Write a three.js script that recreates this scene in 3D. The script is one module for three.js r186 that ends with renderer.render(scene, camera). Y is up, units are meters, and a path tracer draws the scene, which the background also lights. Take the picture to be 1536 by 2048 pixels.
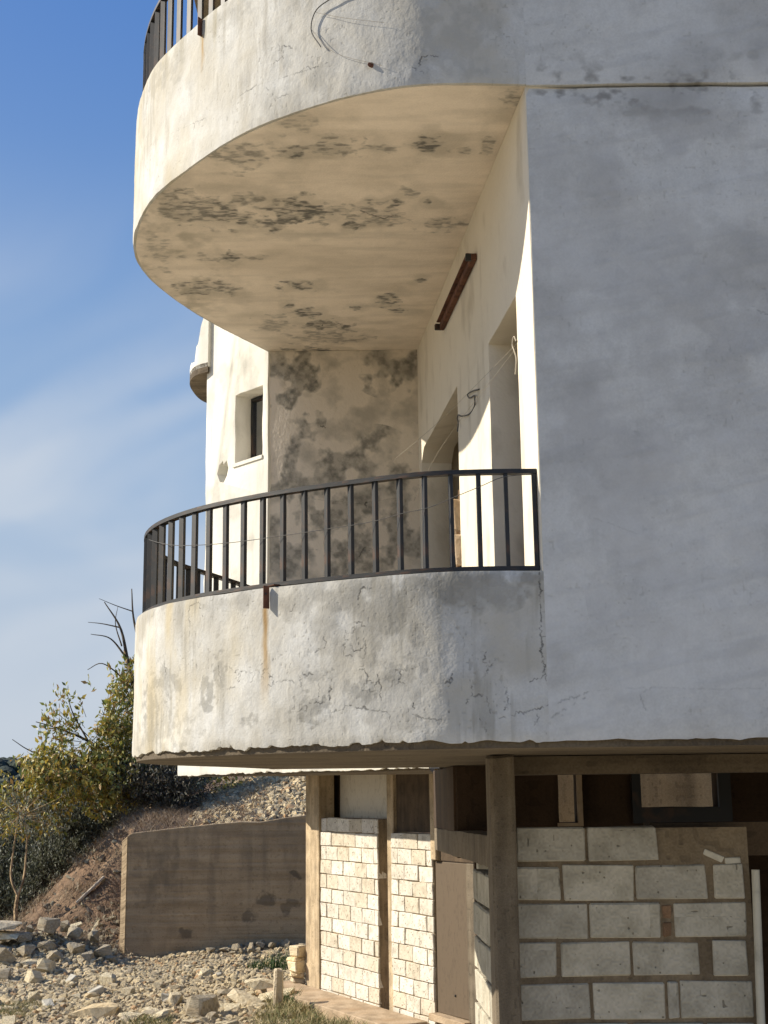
import * as THREE from 'three';
import { ConvexGeometry } from 'three/addons/geometries/ConvexGeometry.js';
import { mergeGeometries } from 'three/addons/utils/BufferGeometryUtils.js';

// ------------------------------------------------------------------ camera, sky, sun, exposure
// working coordinates: X to the right, h above the eye, d away from the eye (metres); world y = h + EYE, world z = -d
const EYE = 3.0;
const V = (X, h, d) => new THREE.Vector3(X, h + EYE, -d);
const scene = new THREE.Scene();
const camera = new THREE.PerspectiveCamera(2 * Math.atan(1024 / 2700) * 180 / Math.PI, 0.75, 0.1, 3000);
{
  const p = Math.atan(566 / 2700), r = 0.012;
  const fwd = new THREE.Vector3(0, Math.sin(p), -Math.cos(p)), up0 = new THREE.Vector3(0, Math.cos(p), Math.sin(p)), r0 = new THREE.Vector3(1, 0, 0);
  const right = r0.clone().multiplyScalar(Math.cos(r)).addScaledVector(up0, -Math.sin(r));
  const up = up0.clone().multiplyScalar(Math.cos(r)).addScaledVector(r0, Math.sin(r));
  camera.position.copy(V(0, 0, 0));
  camera.quaternion.setFromRotationMatrix(new THREE.Matrix4().makeBasis(right, up, fwd.clone().negate()));
}
const SUN = (() => { const a = 7 * Math.PI / 180, e = 32.5 * Math.PI / 180; return new THREE.Vector3(-Math.cos(a) * Math.cos(e), Math.sin(e), -Math.sin(a) * Math.cos(e)); })();
const sun = new THREE.DirectionalLight(new THREE.Color(1.0, 0.905, 0.76), 5.0);
sun.position.copy(SUN).multiplyScalar(60).add(V(0, 0, 14));
sun.target.position.copy(V(0, 0, 14));
sun.castShadow = true; sun.shadow.mapSize.set(4096, 4096); sun.shadow.radius = 1;
Object.assign(sun.shadow.camera, { left: -30, right: 30, top: 30, bottom: -30, near: 1, far: 140 });
scene.add(sun, sun.target);
const renderer = new THREE.WebGLRenderer({ antialias: true });
renderer.toneMapping = THREE.LinearToneMapping;
renderer.toneMappingExposure = 1.4;
renderer.shadowMap.enabled = true;

// ------------------------------------------------------------------ noise
function rng(seed) { let s = seed >>> 0 || 1; return () => { s = (s + 0x6D2B79F5) >>> 0; let t = s; t = Math.imul(t ^ (t >>> 15), t | 1); t ^= t + Math.imul(t ^ (t >>> 7), t | 61); return ((t ^ (t >>> 14)) >>> 0) / 4294967296; }; }
const LAT = (() => { const r = rng(77), a = new Float32Array(256 * 256); for (let i = 0; i < a.length; i++) a[i] = r(); return a; })();
function vn(x, y, per = 256) {
  let xi = Math.floor(x), yi = Math.floor(y); const fx = x - xi, fy = y - yi, ux = fx * fx * (3 - 2 * fx), uy = fy * fy * (3 - 2 * fy);
  xi = ((xi % per) + per) % per; yi = ((yi % per) + per) % per; const x1 = (xi + 1) % per, y1 = (yi + 1) % per;
  const a = LAT[yi * 256 + xi], b = LAT[yi * 256 + x1], c = LAT[y1 * 256 + xi], d = LAT[y1 * 256 + x1];
  return a + (b - a) * ux + (c - a) * uy + (a - b - c + d) * ux * uy;
}
function fbm(x, y, o = 4, per = 256) { let s = 0, a = .5, n = 0; for (let i = 0; i < o; i++) { s += a * vn(x + i * 17, y + i * 31, Math.min(256, per)); n += a; x *= 2; y *= 2; per *= 2; a *= .5; } return s / n; }
const clamp = (x, a = 0, b = 1) => x < a ? a : x > b ? b : x;
const sst = (a, b, x) => { const t = clamp((x - a) / (b - a)); return t * t * (3 - 2 * t); };
const mix = (a, b, t) => a + (b - a) * t;
const mix3 = (a, b, t) => [mix(a[0], b[0], t), mix(a[1], b[1], t), mix(a[2], b[2], t)];

{ // the sky: pale at the horizon, deep blue higher up, thin streaks of high cloud, a wide bright zone round the sun
  const w = 1024, h = 512, a = new Float32Array(w * h * 4);
  for (let j = 0; j < h; j++) for (let i = 0; i < w; i++) {
    const el = ((j + .5) / h - .5) * Math.PI, az = ((i + .5) / w - .5) * 2 * Math.PI;
    const x = Math.cos(el) * Math.cos(az), y = Math.sin(el), z = Math.cos(el) * Math.sin(az);
    const e = Math.max(0, y);
    let c = mix3([.40, .445, .50], [.20, .315, .48], sst(0, .30, e)); c = mix3(c, [.052, .150, .40], sst(.16, .62, e));
    const g = clamp(x * SUN.x + y * SUN.y + z * SUN.z), glow = Math.pow(g, 4) * .16 + Math.pow(g, 60) * .8;
    c = [c[0] + glow, c[1] + glow * .94, c[2] + glow * .82];
    const q = Math.max(y, .03), px = x / (q + .35), pz = z / (q + .35);
    const wu = fbm(px * 1.6 + 5, pz * 1.6 + 8, 3) * 1.2; let n = fbm(px * 1.3 + pz * .8 + 40, pz * 9 - px * 5.5 + wu * 3 + 12, 6) * .65 + fbm(px * 2 + 7, pz * 3 + wu * 2 + 2, 5) * .35; n = sst(.40, .72, n) * sst(.02, .14, y) * (1 - sst(.22, .46, y));
    const veil = sst(.35, .75, fbm(px * 1.3 + 9, pz * 1.6 + 3, 4)) * .30 * sst(.0, .1, y) * (1 - sst(.18, .42, y));
    c = mix3(c, [.48, .51, .55], clamp(n * .6 + veil * .6));
    if (y < 0) c = [.24, .225, .195];
    a.set([c[0], c[1], c[2], 1], (j * w + i) * 4);
  }
  const t = new THREE.DataTexture(a, w, h, THREE.RGBAFormat, THREE.FloatType);
  t.mapping = THREE.EquirectangularReflectionMapping; t.magFilter = t.minFilter = THREE.LinearFilter; t.needsUpdate = true;
  scene.background = t; scene.environment = t;
}

// ------------------------------------------------------------------ textures
// fn(x, y) in metres gives [r, g, b, relief] (sRGB and relief 0..1); marks(mask painter) adds drawn cracks
function makeTex(w, h, [x0, x1], [y0, y1], fn, marks, wrap) {
  const col = new Uint8Array(w * h * 4), bmp = new Uint8Array(w * h * 4), crack = new Float32Array(w * h);
  if (marks) marks((x, y, r, s) => {
    const cx = (x - x0) / (x1 - x0) * w, cy = (y - y0) / (y1 - y0) * h, R = Math.max(.55, r / (x1 - x0) * w), n = Math.ceil(R + 1);
    for (let j = -n; j <= n; j++) for (let i = -n; i <= n; i++) {
      const px = Math.floor(cx + i), py = Math.floor(cy + j); if (px < 0 || py < 0 || px >= w || py >= h) continue;
      const d = Math.hypot(px + .5 - cx, py + .5 - cy), k = s * clamp(R + .5 - d); if (k > crack[py * w + px]) crack[py * w + px] = k;
    }
  });
  for (let j = 0; j < h; j++) for (let i = 0; i < w; i++) {
    const p = fn(x0 + (i + .5) / w * (x1 - x0), y0 + (j + .5) / h * (y1 - y0)), o = (j * w + i) * 4, k = crack[j * w + i];
    for (let c = 0; c < 3; c++) col[o + c] = clamp(p[c] * (1 - k * .68)) * 255;
    const b = clamp(p[3] - k * .5) * 255; bmp[o] = bmp[o + 1] = bmp[o + 2] = b; col[o + 3] = bmp[o + 3] = 255;
  }
  const T = (a, srgb) => { const t = new THREE.DataTexture(a, w, h); t.magFilter = THREE.LinearFilter; t.minFilter = THREE.LinearMipmapLinearFilter; t.generateMipmaps = true; if (srgb) t.colorSpace = THREE.SRGBColorSpace; t.wrapS = t.wrapT = wrap ? THREE.RepeatWrapping : THREE.MirroredRepeatWrapping; t.needsUpdate = true; return t; };
  return { map: T(col, true), bump: T(bmp, false), x0, x1, y0, y1 };
}
const std = (t, bumpScale, extra = {}) => new THREE.MeshStandardMaterial({ map: t.map, bumpMap: t.bump, bumpScale, roughness: .94, side: THREE.DoubleSide, ...extra });
function drawCracks(lists, wide = .0022, strong = 1) {
  return (dot) => {
    const r = rng(5); lists = lists.concat(lists.filter((l) => l.length > 2 || r() < .5).map((l) => { const k = Math.floor(r() * (l.length - 1)), t = r(), a = l[k], b = l[k + 1], x = mix(a[0], b[0], t), y = mix(a[1], b[1], t), q = r() * 6.28, w = .02 + r() * .06; return [[x, y], [x + Math.cos(q) * w, y + Math.sin(q) * w], [x + Math.cos(q + .7) * w * 1.7, y + Math.sin(q + .7) * w * 1.7]]; }));
    for (const l of lists) for (let i = 0; i + 1 < l.length; i++) {
      const [a, b] = [l[i], l[i + 1]], len = Math.hypot(b[0] - a[0], b[1] - a[1]), n = Math.max(2, Math.ceil(len / .0015)), s0 = r() * 90, s = strong * (len > .2 ? .26 : .5 + r() * .4), wd = wide * (len > .2 ? .55 : .7 + r() * .7);
      for (let k = 0; k <= n; k++) {
        const t = k / n, j = (vn(t * len * 60 + s0, 3.3) - .5) * .022 + (vn(t * len * 140 + s0, 9.1) - .5) * .016 + (vn(t * len * 420 + s0, 5.1) - .5) * .008, e = (Math.sin(Math.PI * t) * .9 + .1) * (len > .2 ? .35 : .7);
        const nx = -(b[1] - a[1]) / len, ny = (b[0] - a[0]) / len;
        dot(a[0] + (b[0] - a[0]) * t + nx * j * e, a[1] + (b[1] - a[1]) * t + ny * j * e, wd * (.35 + 1.1 * vn(t * len * 60 + s0, 1.7)), s * sst(.2, .6, vn(t * len * 55, s0)) * (.5 + .5 * vn(t * len * 200, s0 + 4)));
      }
    }
  };
}
function blobs(x, y, list, f = 16, rag = 1.7) {
  let m = 0, n = -1;
  for (const [cx, cy, rx, ry, s] of list) {
    const dx = (x - cx) / (rx * 1.15 + .012), dy = (y - cy) / (ry * 1.15 + .012), q = dx * dx + dy * dy; if (q > 3) continue;
    if (n < 0) n = fbm(x * f + 3, y * f + 8, 4) - .5;
    m = Math.max(m, s * clamp((1 - Math.sqrt(q) * .8 + n * rag * 1.6) * 1.7));
  }
  return Math.min(1, m);
}
const LOWER_CRACKS = [[[2.02,1.01],[2.01,0.84],[2.0,0.46]],[[1.27,0.96],[1.29,0.57],[1.3,0.21]],[[0.59,0.68],[0.59,0.41]],[[0.38,0.8],[0.39,0.53]],[[0.02,1.02],[0.02,0.85],[0.02,0.67],[0.015,0.58],[0.005,0.51]],[[0.021,.70],[.02,.6]],[[0.02,.68],[.021,.62]],[[2.26,0.72],[2.25,0.66]],[[1.95,0.68],[1.95,0.65]],[[1.78,0.66],[1.75,0.55]],[[1.72,0.54],[1.66,0.54],[1.62,0.57]],[[1.63,0.63],[1.63,0.6]],[[1.55,0.55],[1.47,0.65]],[[1.49,0.61],[1.46,0.58],[1.47,0.55]],[[1.4,0.59],[1.4,0.54]],[[1.43,0.54],[1.39,0.54]],[[1.4,0.67],[1.4,0.65]],[[1.32,0.56],[1.29,0.64]],[[1.38,0.55],[1.31,0.56],[1.23,0.52],[1.22,0.59]],[[1.1,0.76],[1.09,0.71]],[[1.06,0.55],[1.07,0.44]],[[0.97,0.57],[0.88,0.59],[0.86,0.55],[0.89,0.49]],[[0.98,0.78],[0.99,0.66],[0.88,0.64],[0.87,0.73]],[[0.91,0.93],[0.91,0.9]],[[0.91,0.74],[0.91,0.71]],[[0.94,0.79],[0.91,0.82],[0.87,0.79]],[[0.81,0.56],[0.79,0.49]],[[0.74,0.5],[0.7,0.52],[0.66,0.5]],[[0.7,0.53],[0.69,0.57]],[[1.25,0.4],[1.18,0.44],[1.1,0.44]],[[1.08,0.39],[1.01,0.4],[0.96,0.42],[0.83,0.39],[0.76,0.38]],[[0.62,0.36],[0.54,0.34],[0.46,0.34]],[[0.46,0.37],[0.46,0.43]],[[0.44,0.55],[0.46,0.49]],[[0.36,0.52],[0.35,0.45],[0.38,0.41]],[[0.3,0.53],[0.24,0.61]],[[0.29,0.28],[0.32,0.34]],[[0.19,0.42],[0.19,0.48]],[[0.23,0.34],[0.07,0.38],[0,0.4]]];
const LOWER_STAINS = [[2.44,0.53,0.07,0.09,0.7],[2.27,0.6,0.05,0.09,0.6],[2.14,0.57,0.025,0.05,0.6],[1.85,0.52,0.03,0.05,0.7],[1.77,0.63,0.025,0.05,0.6],[2.34,0.34,0.25,0.08,0.45],[1.18,0.41,0.065,0.04,0.6],[0.89,0.49,0.045,0.04,0.6],[1.15,0.57,0.05,0.02,0.5],[0.69,0.57,0.075,0.04,0.5],[1.54,0.37,0.03,0.01,0.6]];
const LOWER_GRIME = [[1.18,0.98,0.135,0.07,0.45],[0.99,0.93,0.095,0.08,0.5],[0.87,0.9,0.095,0.08,0.65],[0.76,0.85,0.125,0.1,0.75],[0.67,0.94,0.09,0.07,0.65],[0.47,0.96,0.125,0.06,0.75],[0.33,0.94,0.135,0.06,0.6],[0.61,0.99,0.445,0.02,0.7],[1.08,0.82,0.095,0.12,0.35],[0.83,0.77,0.08,0.12,0.5],[0.77,0.43,0.12,0.13,0.4],[2.72,1.0,0.16,0.13,0.4],[2.27,1.01,0.22,0.03,0.5],[1.74,0.98,0.175,0.03,0.4]];
const UPPER_CRACKS = [[[2.39,3.84],[2.16,3.8],[1.99,3.77]],[[1.66,3.77],[1.54,3.78],[1.33,3.76],[1.2,3.75],[1.03,3.76]],[[1.37,3.93],[1.33,3.95],[1.27,3.91]],[[1.33,3.87],[1.37,3.97]],[[0.58,3.63],[0.52,3.6],[0.53,3.55]],[[1.45,3.74],[1.37,3.65],[1.29,3.65]]];
const UPPER_STAINS = [[2.65,4.32,0.07,0.08,0.6],[2.49,4.29,0.04,0.06,0.5],[2.32,4.29,0.055,0.08,0.4],[1.1,3.67,0.075,0.07,0.45],[1.33,3.92,0.08,0.07,0.45],[1.85,4.33,0.235,0.05,0.45],[2.92,4.2,0.12,0.17,0.4],[0.39,3.75,0.17,0.1,0.35],[0.23,3.9,0.12,0.1,0.35],[1.33,3.61,0.12,0.07,0.35]];
const CEILING_STAINS = [[-0.783,7.023,0.115,0.126,0.6],[-0.493,7.002,0.036,0.043,1],[-0.535,7.011,0.066,0.071,0.5],[-0.26,6.931,0.098,0.088,0.7],[-0.007,6.965,0.082,0.021,0.6],[0.278,6.92,0.073,0.063,0.95],[0.493,6.992,0.025,0.028,0.5],[0.605,6.953,0.025,0.07,0.6],[0.699,6.376,0.038,0.137,0.6],[-0.461,6.658,0.063,0.098,0.4],[-1.235,7.665,0.089,0.17,0.7],[-1.125,7.71,0.107,0.171,0.7],[-0.941,7.822,0.091,0.131,0.9],[-1.073,7.862,0.109,0.11,0.6],[-0.804,7.636,0.062,0.083,0.6],[-0.573,7.768,0.09,0.108,0.9],[-0.429,7.772,0.09,0.13,1],[-0.663,7.985,0.055,0.081,0.9],[-0.283,7.755,0.072,0.043,0.6],[-0.2,7.998,0.028,0.032,1.3],[0.005,7.871,0.11,0.11,0.6],[0.095,7.661,0.025,0.038,1],[-0.066,7.669,0.018,0.025,0.9],[0.173,7.52,0.026,0.048,0.5],[0.309,7.667,0.014,0.021,0.9],[0.375,7.992,0.093,0.063,0.6],[-1.017,8.482,0.049,0.055,1.1],[-1.191,8.467,0.097,0.04,0.5],[-0.862,8.502,0.059,0.02,0.5],[-1.484,8.238,0.057,0.294,0.4],[-1.269,9.05,0.135,0.103,0.8],[-0.56,9.017,0.093,0.056,0.9],[0.052,9.356,0.043,0.091,0.9],[0.277,8.933,0.012,0.028,1],[-0.571,9.549,0.065,0.056,1.1],[-0.452,9.809,0.123,0.092,1],[-0.682,9.422,0.017,0.03,0.9],[-0.812,9.829,0.101,0.133,0.45],[-0.42,10.114,0.184,0.14,0.5],[-0.53,10.453,0.214,0.059,0.9],[-0.176,9.47,0.022,0.025,0.8],[0.124,9.542,0.039,0.025,0.7]];
const FRONT_PATCHES = [[1.67, 2.35, .3, .22, .8], [1.1, 1.6, .2, .3, .7], [1.45, 3.32, .4, .08, .8], [1.25, 2.5, .25, .4, .6], [1.75, 1.75, .25, .3, .5], [1.2, .95, .12, .2, .7], [1.0, 2.9, .2, .3, .5], [2.3, 1.4, .4, .6, .6], [3.3, 2.4, .6, .5, .6]], FRONT_LIME = [[1.45, .7, .5, .35, .8], [.98, .55, .2, .2, .7], [1.5, 1.3, .3, .25, .7], [.95, 3.0, .12, .4, .5], [1.6, 2.8, .25, .2, .5]];
const BACK_STAINS = [[-0.728,3.261,0.108,0.225,0.95],[-0.649,3.384,0.059,0.082,0.9],[-0.668,2.954,0.098,0.101,0.75],[-0.668,2.752,0.078,0.081,0.85],[-0.454,2.609,0.195,0.08,0.85],[-0.102,2.755,0.137,0.07,0.75],[-0.181,2.665,0.058,0.12,0.65],[0.102,3.375,0.178,0.124,0.85],[0.219,3.291,0.039,0.082,0.9],[-0.512,2.469,0.291,0.08,0.7],[-0.378,2.052,0.462,0.37,0.8],[0.046,2.106,0.251,0.293,0.75],[-0.648,1.86,0.211,0.155,0.7],[-0.807,3.386,0.059,0.124,0.5],[-0.145,2.306,0.348,0.119,0.6]];

const PL = [.80, .80, .78], PLD = [.66, .655, .63], GREY = [.46, .455, .43], BROWN = [.50, .46, .38], OCHRE = [.72, .65, .49], RUST = [.58, .43, .22];
// lime-washed plaster: clouds of tone, fine grain, trowel relief
function plaster(x, y, k = 1) {
  const a = fbm(x * 1.3 + 5, y * 1.5 + 2, 4), b = fbm(x * 7, y * 6 + 40, 4), g = vn(x * 160, y * 160), st = fbm(x * 17 + 9, y * 1.9, 4), m = fbm(x * 24 + 3, y * 19, 4), sp = sst(.84, .93, vn(x * 75 + 3, y * 60)) * sst(.42, .6, b);
  let c = mix3(PL, PLD, k * (clamp((a - .42) * 2) * .5 + clamp((b - .48) * 2.6) * .34 + clamp((st - .5) * 2.6) * .3 + clamp((m - .5) * 3) * .24));
  c = mix3(c, [.50, .49, .455], sp * .38 * k);
  const t = (g - .5) * .045; c = [c[0] + t, c[1] + t, c[2] + t];
  return [...c, .5 + (b - .5) * .5 + (m - .5) * .5 + (fbm(x * 60, y * 44, 2) - .5) * .35 + (g - .5) * .15 - sp * .2];
}
const T = {};
T.lower = makeTex(2048, 384, [0, 5.6], [.18, 1.06], (x, y) => {
  let c = plaster(x + 20, y); let h = c[3]; c = mix3(c, [.69, .67, .615], .7 * clamp((fbm(x * 5 + 3, y * 5, 5) - .32) * 2.4));
  const s = blobs(x, y, LOWER_STAINS, 30, 1.8), g = blobs(x, y, LOWER_GRIME, 13, 1.5), d = clamp((fbm(x * 20 + 70, y * 2.2, 4) - .55) * 3.2) * sst(.75, 1.0, y + (fbm(x * 9, 4, 3) - .5) * .35);
  c = mix3(c, GREY, s * .62); c = mix3(c, [.44, .425, .385], Math.max(g, d * .7) * .62);
  const o = clamp((fbm(x * 9 + 31, y * 2 + 5, 5) - .44) * 3.4) * sst(1.2, 2.6, x + (fbm(x * 3, y * 3, 3) - .5)); c = mix3(c, OCHRE, o * .5); const vs = clamp((fbm(x * 30 + 7, y * 3, 4) - .56) * 5) * sst(.35, .7, fbm(x * 3 + 9, y * 2.4 + 4, 3)); c = mix3(c, [.52, .505, .46], vs * .45);
  const rx = Math.abs(x - 1.455 + (vn(y * 12, 3) - .5) * .02) / (.016 + (.93 - y) * .035); if (y < .925 && rx < 1.6) c = mix3(c, RUST, clamp(1.25 - rx + (fbm(x * 60, y * 9, 3) - .5)) * sst(.36, .86, y) * .75);
  return [c[0], c[1], c[2], h - s * .28];
}, drawCracks(LOWER_CRACKS, .0028, .8));
T.upper = makeTex(2048, 384, [0, 5.75], [3.5, 4.5], (x, y) => {
  let c = plaster(x + 40, y + 3); const h = c[3]; c = mix3(c, [.71, .69, .635], .7 * clamp((fbm(x * 5 + 3, y * 5, 5) - .34) * 2.4));
  const s = blobs(x, y, UPPER_STAINS, 20, 1.7), d = clamp((fbm(x * 22 + 20, y * 1.8, 4) - .52) * 3.4) * sst(4.05, 4.4, y + (fbm(x * 8, 2, 3) - .5) * .4);
  c = mix3(c, GREY, s * .42); c = mix3(c, [.52, .48, .36], d * .5 * sst(1.4, 2.3, x) + d * .2);
  const o = clamp((fbm(x * 5 + 3, y * 2, 4) - .48) * 3) * sst(1.6, 2.8, x); c = mix3(c, OCHRE, o * .46); const vs = clamp((fbm(x * 26 + 37, y * 2.6, 4) - .56) * 5) * sst(.4, .7, fbm(x * 2.4 + 19, y * 2 + 4, 3)); c = mix3(c, [.55, .53, .48], vs * .35);
  const rx = Math.abs(x - 2.03 + (vn(y * 12, 8) - .5) * .02) / (.014 + (4.3 - y) * .05); if (y < 4.31 && rx < 1.6) c = mix3(c, RUST, clamp(1.2 - rx + (fbm(x * 60, y * 9, 3) - .5)) * sst(4.02, 4.28, y) * .7);
  return [c[0], c[1], c[2], h];
}, drawCracks(UPPER_CRACKS, .0024, .75));
T.front = makeTex(1024, 1536, [.75, 4.9], [.18, 6.9], (x, y) => {
  const c = plaster(x * .9 + 60, y * .9 + 9, .55), p = fbm(x * 2.2 + 11, y * 2.6 + 7, 5), q = fbm(x * .8 + 4, y * .9 + 30, 3);
  let k = mix3(c, [.56, .555, .54], clamp((p - .46) * 3.4) * .55 * sst(.38, .62, q)); k = mix3(k, [.84, .84, .825], clamp((fbm(x * 3 + 50, y * 3.4, 4) - .56) * 3.5) * .35);
  const e = clamp((fbm(x * 12 + 3, y * 16 + 5, 4) - .56) * 5) * (sst(3.3, 3.5, y) * (1 - sst(3.5, 3.75, y)) + .12); k = mix3(k, [.42, .41, .39], e * .55);
  k = mix3(k, [.60, .595, .585], .36 * blobs(x, y, FRONT_PATCHES, 6, 1.9)); k = mix3(k, [.84, .84, .825], .4 * blobs(x, y, FRONT_LIME, 6, 1.9)); const tr = clamp((fbm(x * 3 + y * 1.4 + 2, y * 22 - x * 5, 4) - .54) * 4); k = mix3(k, [.60, .60, .59], tr * .16); return [k[0], k[1], k[2], c[3] + (tr - .3) * .2];
}, drawCracks([[[.77, .4], [.95, .46], [1.2, .475], [1.55, .46], [1.75, .465]], [[.76, .34], [.92, .43]], [[1.0, 1.28], [1.2, 1.2]], [[1.9, 2.4], [1.91, 2.2]]], .002, .5));
T.ceiling = makeTex(1024, 1536, [-1.75, .85], [6.2, 10.5], (x, y) => {
  const b = fbm(x * 1.2 + 3, y * 4.5, 4), f = fbm(x * 9, y * 9 + 4, 4), g = vn(x * 150, y * 150);
  let c = mix3([.965, .915, .845], [.865, .815, .745], clamp((b - .4) * 2.2) * .55 + clamp((f - .5) * 2) * .3);
  const l = clamp((fbm(x * 2.2 + 8, y * 16, 4) - .52) * 3); c = mix3(c, [.60, .57, .51], l * .16); const dm = clamp((fbm(x * 3 + 21, y * 5 + 2, 5) - .5) * 3.2); c = mix3(c, [.72, .675, .60], dm * .28);
  const hal = blobs(x, y, CEILING_STAINS.map(([a, b2, e, f2, g2]) => [a, b2, e * 1.7 + .03, f2 * 1.7 + .03, Math.min(.8, g2)]), 7, 1.2), s = blobs(x * 1.0, y, CEILING_STAINS, 15, 1.7), sp = clamp((fbm(x * 22, y * 48, 4) - .38) * 3.4); c = mix3(c, [.58, .56, .505], hal * .28); c = mix3(c, [.285, .29, .28], s * (.18 + .72 * sp) * .82);
  const edge = clamp((fbm(x * 8 + 9, y * 8, 4) - .5) * 4) * sst(.5, 1.0, -x - .35 + (y - 8.4) * (y - 8.4) * -.12); c = mix3(c, [.52, .50, .44], edge * .4);
  const t = (g - .5) * .03; return [c[0] + t, c[1] + t, c[2] + t, 0.5 + (fbm(x * 6, y * 12, 4) - .5) * .7 - s * .3 + (g - .5) * .1];
}, drawCracks([[[-.58, 9.83], [-.45, 9.78], [-.3, 9.82]], [[-.12, 7.78], [.02, 7.9], [.12, 7.82]], [[.2, 9.55], [.05, 9.52]], [[-.6, 7.7], [-.45, 7.84]]], .004));
T.back = makeTex(512, 1024, [-1.0, .35], [.4, 3.6], (x, y) => {
  let c = plaster(x * 1.2 + 80, y + 13); const h = c[3]; c = mix3(c, [.93, .87, .78], .7);
  const s = blobs(x, y, BACK_STAINS, 8, 2.3), sp = fbm(x * 26, y * 26 + 3, 4); c = mix3(c, [.40, .395, .365], s * (.45 + .75 * clamp((sp - .35) * 2)) * .85);
  const s2 = clamp((fbm(x * 5 + 60, y * 6 + 4, 5) - .56) * 4); c = mix3(c, [.56, .54, .49], s2 * .5);
  return [c[0], c[1], c[2], h - s * .15];
}, drawCracks([[[-.5, 2.9], [-.46, 2.885]], [[-.55, 2.3], [-.2, 2.26], [.1, 2.3]], [[-.6, 1.9], [-.3, 1.86], [0, 1.9]]], .004));
T.cream = makeTex(1024, 1024, [0, 5], [0, 5], (x, y) => {
  const c = plaster(x + 3, y + 60, .8); const k = mix3(c, [.92, .87, .77], .75), s = clamp((fbm(x * 6 + 2, y * 3 + 77, 5) - .58) * 4); const m = mix3(k, [.62, .57, .48], s * .35); return [m[0], m[1], m[2], c[3]];
});
T.white = makeTex(1024, 1024, [0, 4], [0, 4], (x, y) => {
  const c = plaster(x + 90, y + 90, .7), s = clamp((fbm(x * 5 + 12, y * 4 + 7, 5) - .57) * 4), v = clamp((fbm(x * 18 + 1, y * 2, 3) - .57) * 3); const m = mix3(mix3(c, [.92, .905, .85], .7), [.60, .59, .55], s * .4 + v * .2); return [m[0], m[1], m[2], c[3]];
});
// raw concrete with board marks, two tones
const concrete = (base, dark, sx, sy) => (x, y) => {
  const a = fbm(x * sx, y * sy, 5, 256), b = fbm(x * 3 + 5, y * 3, 4), g = vn(x * 120, y * 120), bd = fbm(x * sx * .5 + 3, y * sy * 3, 3);
  let c = mix3(base, dark, clamp((a - .4) * 2.3) * .6 + clamp((b - .45) * 2.2) * .45); const t = (g - .5) * .06 + (bd - .5) * .08;
  const hole = sst(.80, .86, vn(x * 26 + 50, y * 26)) * .4; c = mix3(c, dark, hole);
  return [c[0] + t, c[1] + t, c[2] + t, .5 + (bd - .5) * .6 + (a - .5) * .5 + (g - .5) * .2 - hole * .5];
};
T.concV = makeTex(512, 512, [0, 2], [0, 2], concrete([.455, .41, .34], [.305, .27, .22], 9, 1.2));
T.concH = makeTex(512, 512, [0, 2], [0, 2], concrete([.42, .375, .305], [.27, .235, .185], 1.2, 10));
T.ret = makeTex(1024, 512, [-5.4, .4], [-3.4, -.2], (x, y) => {
  const c = concrete([.66, .58, .46], [.53, .455, .35], 1.0, 8)(x + 30, y + 10), s = blobs(x, y, [[-2.3, -1.95, .16, .1, .9], [-1.95, -2.1, .12, .1, .7], [-2.75, -2.2, .12, .1, .85], [-3.9, -2.55, .1, .05, .9], [-1.8, -1.5, .07, .04, 1.1], [-4.6, -1.3, .3, .5, .35]], 7, 1.8);
  const v = clamp((fbm(x * 5 + 30, y * .9, 4) - .5) * 3) * .35; const m = mix3(mix3(c, [.33, .30, .25], v), [.26, .235, .20], s * .5); return [m[0], m[1], m[2], c[3] - s * .2];
});
T.blockG = makeTex(512, 512, [0, 1], [0, 1], (x, y) => {
  const g = vn(x * 90, y * 90), f = fbm(x * 9, y * 9, 5), p = sst(.93, .97, vn(x * 43 + 7, y * 37)), st = clamp((fbm(x * 5 + 40, y * 6, 5) - .45) * 2);
  let c = mix3([.84, .82, .77], [.72, .70, .645], clamp((f - .42) * 2.4)); c = mix3(c, [.62, .60, .55], st * .4); c = mix3(c, [.40, .38, .33], p * .6); const t = (g - .5) * .07; return [c[0] + t, c[1] + t, c[2] + t, .6 + (g - .5) * .5 + (f - .5) * .4 - p * .6];
}, null, true);
T.blockW = makeTex(512, 512, [0, 2], [0, 2], (x, y) => {
  const g = vn(x * 60, y * 60), f = fbm(x * 6 + 4, y * 6, 5), p = sst(.84, .88, vn(x * 24 + 9, y * 24)); let c = mix3([.88, .855, .79], [.78, .75, .68], clamp((f - .42) * 2.4)); c = mix3(c, [.42, .37, .29], p * .5); const t = (g - .5) * .06; return [c[0] + t, c[1] + t, c[2] + t, .6 + (g - .5) * .5 + (f - .5) * .5 - p * .5];
}, null, true);
T.soil = makeTex(1024, 1024, [0, 4], [0, 4], (x, y) => {
  const f = fbm(x * 8, y * 8, 5, 32), g = fbm(x * 40, y * 40, 3, 160), q = fbm(x * 2 + 9, y * 2, 3, 8); const t = (f - .5) * .3 + (g - .5) * .35; const c = mix3([.86, .84, .78], [.70, .66, .60], clamp((q - .35) * 2)); return [c[0] + t, c[1] + t * .98, c[2] + t * .94, .5 + (f - .5) * .6 + (g - .5) * .7];
}, null, true);
T.stone = makeTex(512, 512, [0, 1], [0, 1], (x, y) => {
  const f = fbm(x * 6, y * 6, 5, 6), g = vn(x * 64, y * 64, 64), q = clamp((fbm(x * 3 + 6, y * 3, 4, 3) - .5) * 3); let c = mix3([.90, .87, .80], [.72, .68, .60], clamp((f - .4) * 2)); c = mix3(c, [.80, .70, .55], q * .35); const t = (g - .5) * .08; return [c[0] + t, c[1] + t, c[2] + t, .5 + (f - .5) * .8 + (g - .5) * .3];
}, null, true);
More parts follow.
